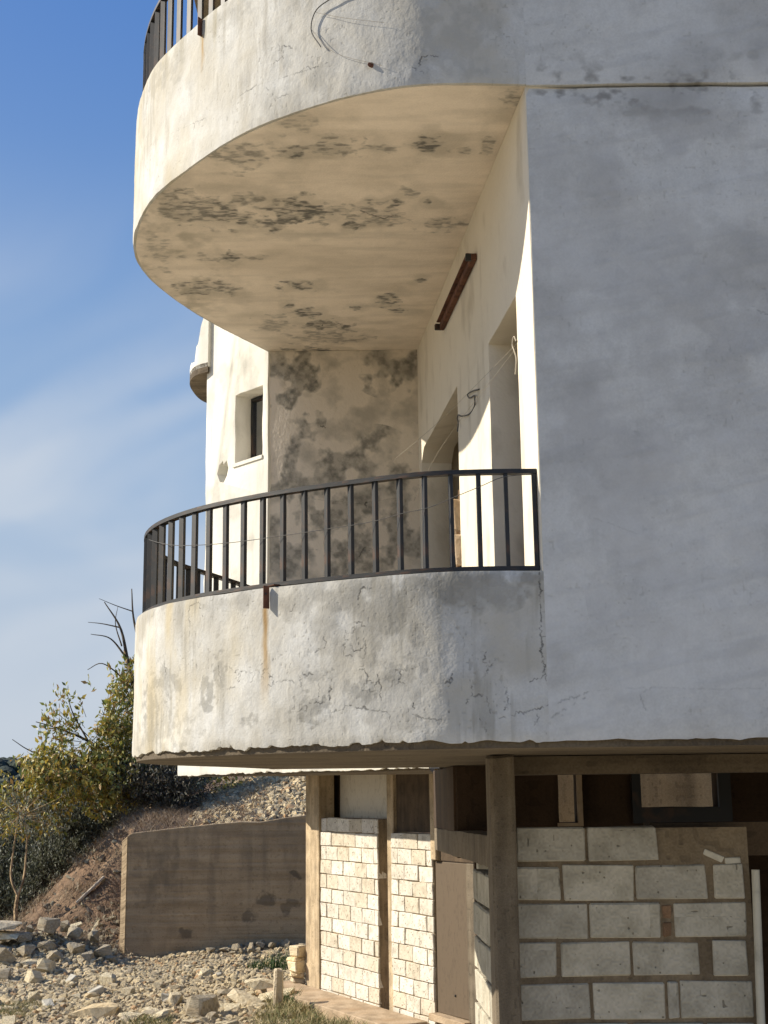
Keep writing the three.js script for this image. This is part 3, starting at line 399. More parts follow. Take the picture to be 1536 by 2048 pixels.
for (const [c, s, h, R] of [[low, 1.445, 1.045, railLow], [upp, 2.035, 4.425, railUp]]) { // steel straps over the outer face
  const i = Math.round(s / STEP), n = normals2(c.pts)[i], p = c.pts[i], b = part('bracket', R.rail), yaw = -Math.atan2(n[0], -n[1]);
  const g = block(.034, .115, .007, .002, .002, rng(4)); const m = mesh('strap', g, M.rust, b); m.position.copy(V(p[0] + n[0] * .012, h - .066, p[1] + n[1] * .012)); m.rotation.y = yaw;
  const t = mesh('top_plate', block(.034, .006, .10, .001, .001, rng(6)), M.rust, b); t.position.copy(V(p[0] - n[0] * .034, h - .004, p[1] - n[1] * .034)); t.rotation.y = yaw;
  const bo = new THREE.CylinderGeometry(.006, .006, .008, 8); bo.rotateX(Math.PI / 2); const q = mesh('bolt', bo, M.paint, b); q.position.copy(V(p[0] + n[0] * .018, h - .05, p[1] + n[1] * .018)); q.rotation.y = yaw;
}
// rust-brown lump on the upper parapet, its colour standing for shade in a hole
{ const s = .8, i = Math.round(s / STEP), n = normals2(upp.pts)[i], p = upp.pts[i]; const g = new THREE.IcosahedronGeometry(.02, 1); g.scale(1.1, .8, .25); const m = mesh('pit_shade_lump', g, M.rust, house); m.position.copy(V(p[0] + n[0] * .004, 3.68, p[1] + n[1] * .004)); m.rotation.y = -Math.atan2(n[0], -n[1]); }

// ---- ground floor under the overhang
const cUV = boxUV(T.concV);
mesh('front_column', block(.13, 3.2, .3, .012, .012, rng(21)).translate(.61, -1.4 + EYE, -7.45), M.concV, house);
{
  const wall = part('front_block_wall', house), r = rng(33);
  mesh('mortar', box(.668, 1.93, -2.6, -.19, 7.466, 7.6, cUV), M.mortar, wall);
  const rows = [[-.18, -.362, [[.688, 1.056], [1.071, 1.444]]], [-.382, -.562, [[.672, .917], [.932, 1.308], [1.318, 1.699], [1.734, 1.894]]], [-.577, -.758, [[.675, 1.054], [1.064, 1.438], [1.518, 1.897]]], [-.774, -.953, [[.674, .882], [.902, 1.274], [1.284, 1.641], [1.705, 1.893]]], [-.978, -1.164, [[.682, 1.052], [1.067, 1.446], [1.461, 1.515], [1.525, 1.9]]], [-1.184, -1.37, [[.678, .86], [.875, 1.25], [1.265, 1.64], [1.655, 1.9]]]];
  for (const [h1, h0, xs] of rows) for (const [x0, x1] of xs) { const m = mesh('block', block(x1 - x0 + .004 - r() * .012, h1 - h0 + .002 - r() * .01, .12, .006, .008, r), M.blockG[Math.floor(r() * 4)], wall); m.position.copy(V((x0 + x1) / 2, (h0 + h1) / 2, 7.515 + (r() - .5) * .012)); m.rotation.z = (r() - .5) * .012; }
  for (const [h0, h1] of [[-.665, -.59], [-.755, -.675]]) { const m = mesh('brick', block(.055, h1 - h0, .1, .006, .008, r), M.brick, wall); m.position.copy(V(1.477, (h0 + h1) / 2, 7.512)); }
}
mesh('door_lintel', box(1.45, 4.7, -.35, -.17, 7.68, 7.86, boxUV(T.concH)), M.infill, house);
mesh('soffit_beam', box(.68, 4.7, .10, .20, 7.62, 7.84, boxUV(T.concH)), M.darkConc, house);
{ const g = new THREE.CylinderGeometry(.021, .023, 2.1, 14); setUV(g.translate(0, 0, 0), (X, h, d) => [X, h]); const m = mesh('door_post', g, M.pvc, house); m.position.copy(V(1.915, -1.46, 7.4)); m.rotation.z = -.03; m.rotation.x = 0; }
{ // partition at the back of the room, two openings, shade put in its colour
  const P = part('partition_wall', house);
  mesh('panel', wallPlane([4.7, 10.0], [-1, 0], [[0, -2.7], [4.08, -2.7], [4.08, -.45], [4.2, -.45], [4.2, .2], [0, .2]], [[[4.7 - 2.39, -.11], [4.7 - 1.83, -.11], [4.7 - 1.83, .15], [4.7 - 2.39, .15]], [[4.7 - 1.37, -.21], [4.7 - 1.24, -.21], [4.7 - 1.24, .17], [4.7 - 1.37, .17]]], .15, T.concV, .006, 3), M.interiorShade, P);
  for (const [x0, x1, h0, h1] of [[1.765, 1.83, -.22, .19], [2.39, 2.48, -.22, .19], [1.83, 2.39, -.22, -.112], [1.83, 2.39, .152, .19]]) mesh('frame', box(x0, x1, h0, h1, 9.95, 9.994, cUV), M.paint, P);
  for (const [x0, x1, h0, h1] of [[1.37, 1.405, -.235, .19], [1.225, 1.372, -.235, -.212]]) mesh('frame', box(x0, x1, h0, h1, 9.94, 9.994, cUV), M.ledge, P);
}
mesh('partition_jamb', block(.09, 2.3, .12, .006, .006, rng(8)).translate(.675, -1.62 + EYE, -9.9), M.pvc, house);
mesh('room_end_wall', box(4.72, 4.88, -2.8, .2, 7.5, 10.1, cUV), M.infill, house);
{ // side of the room: lintel, blocks below it, added dark panel as unlit interior
  const a = [.60, 7.62], e = [.40, 11.82], L = Math.hypot(e[0] - a[0], e[1] - a[1]), t = [(e[0] - a[0]) / L, (e[1] - a[1]) / L];
  mesh('side_lintel', wallPlane(a, t, [[0, -.41], [L - .02, -.46], [L - .02, -.28], [0, -.23]], [], .16, T.concV, .006, 2), M.concV, house);
  mesh('side_shade_panel', wallPlane([a[0] + t[0] * 2.4, a[1] + t[1] * 2.4], t, [[0, -.262], [L - 2.42, -.278], [L - 2.42, .2], [0, .2]], [], .1, T.concV, .004, 2), M.interiorShade, house);
  const wall = part('side_block_wall', house), r = rng(58), yaw = Math.atan2(t[1], t[0]);
  const place = (m, s, h, w) => { m.position.copy(V(a[0] + t[0] * s + t[1] * w, h, a[1] + t[1] * s - t[0] * w)); m.rotation.y = yaw; };
  place(mesh('mortar', block(1.42, 2.2, .1, .004, .004, r), M.mortar, wall), .72, -1.6, .09);
  for (let j = 0; j < 8; j++) { const h = -.57 - j * .205; let s = .0; const first = j % 2 ? .2 : .4; for (let k = 0; s < 1.4; k++) { const w = Math.min(k ? .4 : first, 1.42 - s); if (w > .06) place(mesh('block', block(w - .014, .188, .13, .008, .008, r), M.blockG[Math.floor(r() * 4)], wall), s + w / 2, h, .075 + (r() - .5) * .01); s += w; } }
}
{ // terrace edge behind the balcony: sunlit fascia with a ragged foot
  const a = [.36, 11.95], b = [-2.21, 14.49], n = 120, path = []; for (let i = 0; i <= n; i++) path.push([mix(a[0], b[0], i / n), mix(a[1], b[1], i / n)]);
  mesh('terrace_fascia', shell(path, .222, 1.25, .14, { foot: .028, wave: .008, tex: { x0: 0, x1: 4, y0: 0, y1: 4 }, seed: 31 }), M.white, house);
  mesh('terrace_slab', slab([[.37, 12.0], [-2.17, 14.49], [.5, 14.49]], .21, .36, boxUV(T.concH)), M.concH, house);
}

// ---- rear block wall with columns and a brown door
{
  const A = [-1.04, 21.45], t = [.457, -.8895], nx = -.8895, nd = -.457; // along the wall towards the eye; n points out to the left
  const yaw = Math.atan2(t[1], t[0]), at = (k, h, w) => V(A[0] + t[0] * k - nx * w, h, A[1] + t[1] * k - nd * w); // w inwards
  const put = (name, k0, k1, h0, h1, w0, w1, mat, par, seed = 1, jit = .008) => { const m = mesh(name, block(k1 - k0, h1 - h0, w1 - w0, .008, jit, rng(seed)), mat, par); m.position.copy(at((k0 + k1) / 2, (h0 + h1) / 2, (w0 + w1) / 2)); m.rotation.y = yaw; return m; };
  put('column', -.62, -.36, -3.3, .34, .02, .3, M.concPale, house, 1, .02); put('column', -.30, -.02, -3.3, .34, -.03, .25, M.concPale, house, 2, .02); put('column', 2.15, 2.34, -3.3, .34, .05, .3, M.concPale, house, 3, .02); put('column', 3.54, 3.68, -.84, .34, -.03, .25, M.concPale, house, 4);
  const wall = part('rear_block_wall', house), r = rng(91);
  put('mortar', 0, 1.95, -3.3, -.335, .022, .18, M.mortarW, wall, 5); put('mortar', 2.345, 3.53, -3.3, -.515, .022, .18, M.mortarW, wall, 6);
  const course = (k0, k1, rows, h1, off) => { for (let j = 0; j < rows; j++) { const h = h1 - .21 * j - .105; let k = k0, first = (j + off) % 2 ? .2 + r() * .02 : .395; for (let i = 0; k < k1 - .02; i++) { let w = Math.min(i ? .405 : first, k1 - k); if (k1 - k - w < .06) w = k1 - k; const m = mesh('block', block(w - .008 - r() * .008, .200 - r() * .006, .15, .0055, .012, r), M.blockW[Math.floor(r() * 4)], wall); m.position.copy(at(k + w / 2, h + (r() - .5) * .006, .075 + (r() - .5) * .014)); m.rotation.y = yaw + (r() - .5) * .012; m.rotation.z = (r() - .5) * .01; k += w; } } };
  course(0, 1.95, 13, -.33, 1); course(2.35, 3.53, 12, -.51, 0);
  put('infill_panel', 2.345, 3.53, -.5, .33, .10, .2, M.infill, house, 7);
  const D = part('brown_door', house); D.userData.label = 'plain flat brown metal door';
  put('leaf', 3.545, 4.40, -2.74, -.86, .04, .08, M.doorBrown, D, 8, .001); put('sill', 3.54, 4.46, -2.83, -2.745, -.10, .2, M.ledge, D, 9); put('knob', 4.0, 4.03, -2.5, -2.47, .025, .04, M.paint, D, 10, .001);
  put('door_head', 3.69, 4.6, -.85, .33, .03, .2, M.infill, house, 11); put('door_jamb', 4.405, 4.6, -3.2, -.855, .0, .2, M.concV, house, 12);
  put('foundation_ledge', -1.05, 3.4, -3.6, -2.86, -.62, -.06, M.ledge, house, 13, .06);
  put('rear_room_wall', -.06, 1.6, -.34, .34, .36, .45, M.cream, house, 14); put('rear_room_shade_foot', -.06, 1.6, -3.2, -.345, .36, .45, M.interiorShade, house, 17); put('room_shade_wall', -.85, -.065, -3.2, .34, .36, .46, M.interiorShade, house, 16);  // foot and side sheet added dark, standing for the unlit room
  mesh('rear_slab', slab([[-2.55, 21.85], [-.30, 17.2], [3, 17.2], [3, 25], [-1.9, 25]], .35, .55, boxUV(T.concH)), M.concH, house);
  put('rear_upper_wall', -.4, 4.4, .55, 3.4, -.5, -.35, M.white, house, 15);
}
rebase(house, V(1.2, -2.6, 9));

// ------------------------------------------------------------------ walls and loose things round the house
{ // retaining wall
  const g0 = new THREE.Shape([[-5.07, -3.7], [.6, -3.7], [.6, -.30], [-1.56, -.36], [-2.0, -.41], [-2.5, -.485], [-2.9, -.475], [-3.46, -.52], [-4.34, -.60], [-4.6, -.63], [-4.97, -.665], [-5.07, -.715]].map(([x, h]) => new THREE.Vector2(x, h)));
  const g = new THREE.ExtrudeGeometry(g0, { depth: .24, bevelEnabled: true, bevelSize: .015, bevelThickness: .015, bevelOffset: -.015, bevelSegments: 2 }); g.translate(0, EYE, -27.26); g.computeVertexNormals(); setUV(g, (X, h) => inTex(T.ret, X, h));
  const w = group('retaining_wall', 'stained bare concrete retaining wall at the back of the yard', 'wall'); mesh('wall_body', g, M.ret, w); { const c = slab([[-5.068, 26.99], [-5.068, 27.26], [-5.16, 27.27], [-5.185, 27.09]], -3.7, -.735, (X, h, d) => inTex(T.ret, X + d * .7 - 19, h)); const p = c.attributes.position; for (let i = 0; i < p.count; i++) if (p.getY(i) > 0) p.setY(i, p.getY(i) + (p.getX(i) + 5.068) * .7 + (fbm(p.getX(i) * 20, p.getZ(i) * 20, 2) - .5) * .03); c.computeVertexNormals(); mesh('wall_end', c, M.ret, w); } rebase(w, V(-2.3, -3, 27.1));
}
{ const m = mesh('yard_wall', box(1.25, 6, -3.0, 1.6, 13.2, 13.4, cUV), M.yard); tag(m, 'pale wall seen through the openings behind the ground floor room', 'wall'); const c = V(3.6, -3, 13.3); m.geometry.translate(-c.x, -c.y, -c.z); m.position.copy(c); }
{ // tube light fitting on the inner wall
  const L = group('tube_light', 'rusty empty tube light fitting high on the balcony inner wall', 'lamp fitting'); const a = V(.75 + IW[0] * sAt(7.72) - .022, 3.2, 7.72), b = V(.75 + IW[0] * sAt(9.03) - .022, 3.215, 9.03), len = a.distanceTo(b);
  const yaw = Math.atan2(-(b.z - a.z), b.x - a.x), c = a.clone().add(b).multiplyScalar(.5);
  const add = (name, geo, mat, o) => { const m = mesh(name, geo, mat, L); m.position.copy(c).add(o); m.rotation.y = yaw; m.rotation.z = .011; return m; };
  const x = new THREE.Vector3(-.994, 0, -.11), y = new THREE.Vector3(0, 1, 0), z = b.clone().sub(a).normalize();
  add('housing', block(len, .042, .034, .004, .003, rng(2)), M.rust, x.clone().multiplyScalar(.004)); add('reflector', block(len - .06, .010, .046, .003, .002, rng(3)), M.rust, x.clone().multiplyScalar(.022).addScaledVector(y, .03));
  for (const s of [-1, 1]) add('end_cap', block(.03, .042, .05, .004, .003, rng(4 + s)), M.paint, x.clone().multiplyScalar(.03).addScaledVector(z, s * (len / 2 - .015)));
  rebase(L, c);
}
function thingMesh(name, geo, mat, label, category, grp) { geo.computeBoundingBox(); const b = geo.boundingBox, c = new THREE.Vector3((b.min.x + b.max.x) / 2, b.min.y, (b.min.z + b.max.z) / 2); geo.translate(-c.x, -c.y, -c.z); const m = mesh(name, geo, mat); m.position.copy(c); return tag(m, label, category, grp); }
{ // wires
  const hook = V(.705, 2.29, 6.68), end = V(.07, 2.6, 10.44), mid = hook.clone().lerp(end, .5); mid.y -= .03;
  thingMesh('clothesline', tube([hook, mid, end], .0014, 40, 4), M.wirePale, 'pale clothesline running from the near door corner to the stained back wall', 'wire');
  const hook2 = V(.705, 2.275, 6.69), end2 = V(.24, 2.28, 10.44), m2 = hook2.clone().lerp(end2, .5); m2.x -= .09; m2.y -= .05;
  thingMesh('clothesline', tube([hook2, m2, end2], .0012, 40, 4), M.wirePale, 'second, lower and thinner clothesline beside the inner wall doors', 'wire');
  const W = [[.03, 1.505], [.18, 1.49], [.28, 1.45], [.41, 1.4], [.55, 1.35], [.67, 1.335], [.83, 1.31], [1.08, 1.297], [1.35, 1.292], [1.76, 1.30], [2.21, 1.35], [2.48, 1.41], [2.68, 1.46]].map(([s, h]) => { const [X, d, a] = railLow.at(s); return V(X + Math.sin(a) * .024, h, d - Math.cos(a) * .024); });
  thingMesh('railing_wire', tube(W, .0018, 90, 4), M.wire, 'thin dark wire sagging along the lower balcony railing', 'wire');
  const loop = [[.59, 2.37, 7.76], [.57, 2.41, 7.93], [.54, 2.44, 8.11], [.54, 2.41, 8.07], [.575, 2.36, 7.86], [.575, 2.33, 7.83], [.565, 2.32, 7.94], [.545, 2.32, 8.12], [.52, 2.35, 8.27], [.505, 2.4, 8.42], [.49, 2.41, 8.54], [.50, 2.36, 8.47], [.505, 2.30, 8.45]].map(([X, h, d], i) => V(X - .012 - .01 * Math.sin(i * 1.7), h, d));
  thingMesh('wire_bundle', tube(loop, .0045, 120, 5), M.wire, 'tangled dark wire hooked on the wall between the two balcony doors', 'wire');
  const k = [[.708, 2.294, 6.67], [.700, 2.33, 6.70], [.695, 2.30, 6.74], [.70, 2.25, 6.70], [.706, 2.20, 6.68], [.70, 2.12, 6.69]].map((p) => V(p[0] - .012, p[1], p[2]));
  thingMesh('wire_hook', tube(k, .004, 60, 5), M.wirePale, 'knotted wire hook at the edge of the near balcony door', 'wire');
  const N = normals2(upp.pts), ul = [[.9, 4.13], [1.02, 4.11], [1.11, 4.07], [1.14, 3.97], [1.08, 3.85]].map(([s, h]) => { const i = Math.round(s / STEP), p = upp.pts[i], n = N[i]; return V(p[0] + n[0] * .016, h, p[1] + n[1] * .016); });
  thingMesh('hanging_wire', tube(ul, .0034, 60, 5), M.wire, 'dark wire looping down the face of the upper balcony parapet', 'wire');
  for (const [l, lab] of [[[[1.14, 3.97], [1.0, 3.80], [.74, 3.66]], 'thin loose wire strand slanting to the small hole in the upper parapet'], [[[1.11, 4.06], [.95, 3.98], [.72, 3.9]], 'faint upper wire strand slanting right across the upper parapet']]) { const q = l.map(([s, h]) => { const i = Math.round(s / STEP), p = upp.pts[i], n = N[i]; return V(p[0] + n[0] * .014, h, p[1] + n[1] * .014); }); thingMesh('wire_strand', tube(q, .0013, 40, 4), M.wirePale, lab, 'wire'); }
}

// ------------------------------------------------------------------ stones
function hull(r, sx, sy, sz, n = 15) { const P = []; for (let i = 0; i < n; i++) { const a = r() * 6.283, z = r() * 2 - 1, q = Math.sqrt(1 - z * z), k = .78 + r() * .22; P.push(new THREE.Vector3(Math.sign(Math.cos(a)) * Math.pow(Math.abs(Math.cos(a) * q), .7) * k * sx, Math.sign(z) * Math.pow(Math.abs(z), .7) * k * sy, Math.sign(Math.sin(a)) * Math.pow(Math.abs(Math.sin(a) * q), .7) * k * sz)); } const g = new ConvexGeometry(P), p = g.attributes.position, nn = g.attributes.normal, uv = [], o = r() * 9; for (let i = 0; i < p.count; i++) { const b = Math.abs(nn.getY(i)) > .6; uv.push(p.getX(i) * 1.5 + o, (b ? p.getZ(i) : p.getY(i)) * 1.5 + o); } g.setAttribute('uv', new THREE.Float32BufferAttribute(uv, 2)); return g; }
const HULLS = (() => { const r = rng(1234), o = []; for (let i = 0; i < 14; i++) o.push(hull(r, 1, .5 + r() * .35, .65 + r() * .3)); return o; })();
const FLATS = (() => { const r = rng(99), o = []; for (let i = 0; i < 6; i++) o.push(hull(r, 1, .22 + r() * .08, .6 + r() * .2, 18)); return o; })();
function stone(name, X, d, size, label, grp, { geo, mat, yaw = 0, tilt = 0, sy = 1, lift = 0, sx = 1, roll = 0 } = {}) {
  const m = mesh(name, geo, mat); m.scale.set(size * sx, size * sy, size); m.rotation.set(tilt, yaw, roll); geo.computeBoundingBox(); m.position.copy(V(X, ground(X, d) + lift - geo.boundingBox.min.y * size * sy * .62, d)); return tag(m, label, 'stone', grp);
}
{
  const r = rng(2024), A = 'pale loose limestone chunk in the rubble spread across the yard', B = 'grey boulder in the rock pile left of the retaining wall', C = 'small grey stone heaped against the foot of the retaining wall';
  let n = 0; while (n < 250) { const d = 17.5 + Math.pow(r(), 1.2) * 8, f = r(), X = mix(-.285 * d - .1, -.085 * d, f); if (X > -1.75 || (X > -2.6 && d > 23.2)) continue; const big = r(), s = .045 + .15 * Math.pow(big, 3.2) * (f < .45 || d < 21 ? 1.25 : .7); const flat = r() < .6; stone('rubble_stone', X, d, s, A, 'loose stones in the yard rubble', { geo: flat ? FLATS[Math.floor(r() * 6)] : HULLS[Math.floor(r() * 14)], mat: M.stone[r() < .55 ? (r() < .5 ? 0 : 1) : Math.floor(r() * 4)], yaw: r() * 6.28, tilt: (r() - .5) * .5, roll: (r() - .5) * .4 }); n++; }
  for (const [X, d, s, m, o] of [[-5.75, 25.9, .27, 4, 0], [-5.3, 26.0, .24, 4, .05], [-6.25, 25.7, .2, 2, 0], [-6.55, 25.5, .19, 4, 0], [-6.0, 25.3, .17, 0, 0], [-6.35, 26.2, .22, 2, .12], [-6.75, 26.0, .2, 4, .1], [-5.9, 26.4, .2, 2, .18], [-6.9, 25.3, .24, 4, 0], [-7.2, 25.0, .2, 4, 0], [-6.15, 26.7, .16, 1, .2], [-6.5, 26.7, .15, 2, .2], [-5.55, 26.5, .16, 4, .15], [-7.1, 24.5, .14, 0, 0], [-6.6, 24.3, .17, 0, 0], [-7.3, 25.6, .2, 2, .05], [-5.45, 25.5, .13, 2, 0], [-5.1, 25.9, .14, 2, 0], [-6.8, 26.6, .12, 4, .1]]) stone('boulder', X, d, s, B, 'boulders piled left of the retaining wall', { geo: HULLS[Math.floor(r() * 14)], mat: M.stone[m === 4 ? 4 : m === 2 ? 4 : 2], yaw: r() * 6.28, tilt: (r() - .5) * .4, roll: (r() - .5) * .3, sy: 1.1, lift: o });
  for (let k = 0; k < 40; k++) { const X = -3.4 + r() * 1.9, d = 26.95 - r() * r() * .75; stone('heaped_stone', X, d, .05 + r() * .09, C, 'stones along the wall foot', { geo: r() < .5 ? FLATS[Math.floor(r() * 6)] : HULLS[Math.floor(r() * 14)], mat: M.stone[r() < .5 ? 4 : 2], yaw: r() * 6.28, tilt: (r() - .5) * .6, lift: r() * .05 }); }
  const one = (X, d, s, m, g, lab, o) => stone('stone_slab', X, d, s, lab, null, { geo: g, mat: M.stone[m], ...o });
  one(-1.98, 21.9, .34, 1, FLATS[0], 'long thick pale slab lying on top of the slab pile', { yaw: .12, lift: .12, sy: 1.1 }); one(-1.72, 21.2, .36, 1, FLATS[1], 'broad rounded pale slab at the right of the slab pile', { yaw: -.35, lift: .06, roll: .2 });
  one(-2.12, 21.0, .33, 0, FLATS[2], 'grey slab slanting under the long slab of the slab pile', { yaw: -.5, tilt: .1, roll: -.25, lift: .02 }); one(-2.3, 20.3, .19, 1, FLATS[3], 'short pale slab standing tilted below the slab pile', { yaw: -.9, roll: -.5 });
  one(-2.7, 20.6, .24, 0, HULLS[2], 'squat pale block left of the slab pile', { yaw: .3 }); one(-2.62, 19.8, .24, 4, HULLS[5], 'dark grey pointed rock at the bottom edge of the rubble', { yaw: 1.1, sy: 1.3 }); one(-4.15, 19.9, .42, 3, FLATS[4], 'large yellowish flat rock low in the rubble', { yaw: .35, roll: .12, sy: 1.2 });
  one(-3.6, 19.7, .2, 1, FLATS[5], 'thin pale plate of rock near the yellowish rock', { yaw: -.3 }); one(-1.9, 22.6, .3, 1, FLATS[3], 'flat pale slab behind the slab pile', { yaw: .6 }); one(-2.45, 21.7, .2, 2, FLATS[2], 'thin grey slab at the left end of the slab pile', { yaw: .2, lift: .03 });
  one(-7.25, 26.0, .55, 2, FLATS[4], 'top plate of the layered grey slabs by the left edge', { yaw: .2, lift: .38, sy: .8 }); one(-7.3, 25.9, .58, 1, FLATS[1], 'middle plate of the layered grey slabs by the left edge', { yaw: .05, lift: .24, sy: .8 }); one(-7.4, 25.7, .6, 4, FLATS[0], 'bottom plate of the layered grey slabs by the left edge', { yaw: -.1, lift: .04 });
  one(-6.1, 27.2, .2, 1, FLATS[5], 'bright white flat stone on top of the rock pile', { yaw: .5, roll: .3, lift: .3 }); one(-5.75, 27.6, .14, 1, FLATS[2], 'small upright pale stone above the rock pile', { yaw: .2, roll: .9, lift: .25 });
  for (const [X, d, w, h, yaw, roll, lab] of [[-4.6, 22.2, .22, .12, .4, .3, 'broken concrete block half buried in the left of the yard'], [-3.3, 21.2, .18, .11, 1.2, -.2, 'broken concrete block in the middle of the yard rubble'], [-5.3, 23.6, .2, .14, .9, .5, 'broken concrete block tipped up beside the boulders'], [-2.9, 23.8, .16, .09, .2, .1, 'small broken block near the retaining wall foot'], [-5.0, 20.8, .2, .13, 2.0, .25, 'broken concrete block low at the left of the yard']]) { const m = mesh('broken_block', block(w, h, .13, .012, .04, r), M.blockG[0]); m.position.copy(V(X, ground(X, d) + h * .3, d)); m.rotation.set(.1, yaw, roll); tag(m, lab, 'block'); }
  // stones stacked on the ledge at the corner of the rear wall
  const S = [[.13, .10, .17, 0, 2], [.15, .07, .19, .1, 0], [.12, .035, .16, .11, 1], [.17, .16, .17, .2, 1], [.15, .05, .17, .3, 3], [.15, .17, .17, .42, 0]]; let h = -2.86; S.forEach(([w, hh, dd, , mi], i) => { const g = block(w * 1.5, hh, dd * 1.4, .02, .03, r), m = mesh('stacked_stone', g, M.stone[mi]); m.position.copy(V(-1.42 + (r() - .5) * .06, h + hh / 2, 22.1 + (r() - .5) * .05)); m.rotation.y = r() * .8; h += hh - .004; tag(m, ['lowest', 'second lowest', 'thin third', 'thick fourth', 'thin fifth', 'topmost'][i] + ' stone of the small stack at the rear wall corner', 'stone', null); });
  const st = mesh('concrete_stub', block(.13, .62, .13, .02, .03, rng(4)), M.stone[2]); st.position.copy(V(-1.60, ground(-1.6, 20.3) + .28, 20.3)); st.rotation.set(.03, .3, -.03); tag(st, 'short broken concrete post standing beside the slab pile', 'post');
  const pb = V(-6.44, ground(-6.44, 28.9) + .06, 28.9), pe = V(-5.92, ground(-5.92, 29.1) + .09, 29.1), pl = mesh('plank', block(pb.distanceTo(pe), .05, .11, .006, .006, rng(6)), M.wood), dir = pe.clone().sub(pb); pl.position.copy(pb).lerp(pe, .5); pl.rotation.set(0, Math.atan2(-dir.z, dir.x), Math.asin(dir.y / dir.length()), 'YXZ'); tag(pl, 'pale weathered plank lying on the brown slope', 'plank');
  for (const [X, d, w, roll, lab] of [[1.745, 7.5, .11, -.38, 'tilted broken tile on top of the front block wall'], [1.845, 7.5, .085, .03, 'flat broken tile on top of the front block wall']]) { const m = mesh('tile_piece', block(w, .034, .08, .004, .006, r), M.pvc); m.position.copy(V(X, -.363 + (roll < -.1 ? .022 : 0), d)); m.rotation.z = roll; tag(m, lab, 'tile'); }
  { const m = mesh('mortar_lump', HULLS[3], M.ledge); m.scale.set(.1, .025, .04); m.position.copy(V(1.49, -.366, 7.53)); tag(m, 'low crumbled mortar lump on top of the front block wall', 'mortar'); }
}
function scatter(name, geo, mat, count, seed, fn, tintFn) {
  const m = new THREE.InstancedMesh(geo, mat, count), r = rng(seed), o = new THREE.Object3D(), c = new THREE.Color(); m.name = numbered(name); m.castShadow = m.receiveShadow = true;
  for (let i = 0; i < count; i++) { const p = fn(r); o.position.copy(V(p.X, p.h, p.d)); o.rotation.set(p.rx ?? 0, p.ry ?? 0, p.rz ?? 0); o.scale.set(...p.s); o.updateMatrix(); m.setMatrixAt(i, o.matrix); if (tintFn) m.setColorAt(i, c.setRGB(...tintFn(r, p))); }
  scene.add(m); tag(m, null, null, null, 'stuff'); return m;
}
const gravelMat = std(T.stone, .02, { flatShading: true });
const stoneTint = (r) => { const k = 1.25 + r() * .75, t = r(); return t < .6 ? [.60 * k, .54 * k, .42 * k] : t < .75 ? [.46 * k, .41 * k, .33 * k] : t < .93 ? [.68 * k, .60 * k, .44 * k] : [.48 * k, .34 * k, .22 * k]; };
for (let q = 0; q < 3; q++) {
  tag(scatter('gravel', q < 2 ? HULLS[q * 4 + 1] : FLATS[1], gravelMat, 8000, 300 + q, (r) => { let d, X; do { d = 17 + Math.pow(r(), 1.1) * 10; X = mix(-.31 * d, -.06 * d, r()); } while (X > -1.35 && d > 19.5); const s = .010 + .075 * Math.pow(r(), 3) * (fbm(X * .8, d * .8, 3) * 1.3 + .1); return { X, d, h: ground(X, d) + s * .2, rx: r() * .8, ry: r() * 6.28, rz: r() * .8, s: [s, s, s] }; }, stoneTint), 'pale crushed gravel covering the yard', 'gravel', null, 'stuff');
  tag(scatter('rubble_heap', q < 2 ? HULLS[q * 4 + 2] : FLATS[3], gravelMat, 5200, 400 + q, (r) => { let d, X; do { d = 27.6 + r() * 6; X = -4.2 + r() * 4.4; } while (r() > Math.exp(-((X - .2) ** 2 + (d - 32.5) ** 2) / 11)); const s = .018 + .085 * Math.pow(r(), 2.6); return { X, d, h: ground(X, d) + s * .3, rx: r() * 1.2, ry: r() * 6.28, rz: r() * 1.2, s: [s, s, s] }; }, stoneTint), 'heap of broken stone rubble behind the retaining wall', 'rubble', null, 'stuff');
}
tag(scatter('slope_rubble', HULLS[6], gravelMat, 2800, 510, (r) => { let X, d; do { X = -8.4 + r() * 3.2; d = 25.4 + r() * 4.6; } while (r() > Math.exp(-((X + 6.2) ** 2 / 1.4 + (d - 26.7) ** 2 / 1.2)) + .05); const s = .02 + .07 * Math.pow(r(), 2); return { X, d, h: ground(X, d) + s * .3, rx: r(), ry: r() * 6.28, rz: r(), s: [s, s, s] }; }, (r) => { const k = .8 + r() * .5; return r() < .6 ? [.56 * k, .54 * k, .45 * k] : [.34 * k, .31 * k, .27 * k]; }), 'crumbled pale rubble spilling beside the retaining wall end', 'rubble', null, 'stuff');

// ------------------------------------------------------------------ plants
const leafGeo = (() => { // folded pointed leaf: 4 triangles, length 1 along +y
  const g = new THREE.BufferGeometry(); g.setAttribute('position', new THREE.Float32BufferAttribute([0, 0, 0, .22, .45, .06, 0, .5, 0, 0, 1, .03, -.22, .45, .06], 3)); g.setIndex([0, 1, 2, 2, 1, 3, 0, 2, 4, 2, 3, 4]); return g;
})();
function leafCloud(list) { // [{p, q, s, c}] -> one geometry with a colour per leaf
  const b = leafGeo.attributes.position, ix = leafGeo.index.array, pos = new Float32Array(list.length * 15), col = new Float32Array(list.length * 15), idx = new Uint32Array(list.length * 12), v = new THREE.Vector3();
  list.forEach((l, k) => { for (let i = 0; i < 5; i++) { v.fromBufferAttribute(b, i).multiplyScalar(l.s); v.x *= l.w ?? 1; v.applyQuaternion(l.q).add(l.p); pos.set([v.x, v.y, v.z], k * 15 + i * 3); col.set(l.c, k * 15 + i * 3); } for (let i = 0; i < 12; i++) idx[k * 12 + i] = ix[i] + k * 5; });
  const g = new THREE.BufferGeometry(); g.setAttribute('position', new THREE.BufferAttribute(pos, 3)); g.setAttribute('color', new THREE.BufferAttribute(col, 3)); g.setIndex(new THREE.BufferAttribute(idx, 1)); g.computeVertexNormals(); return g;
}
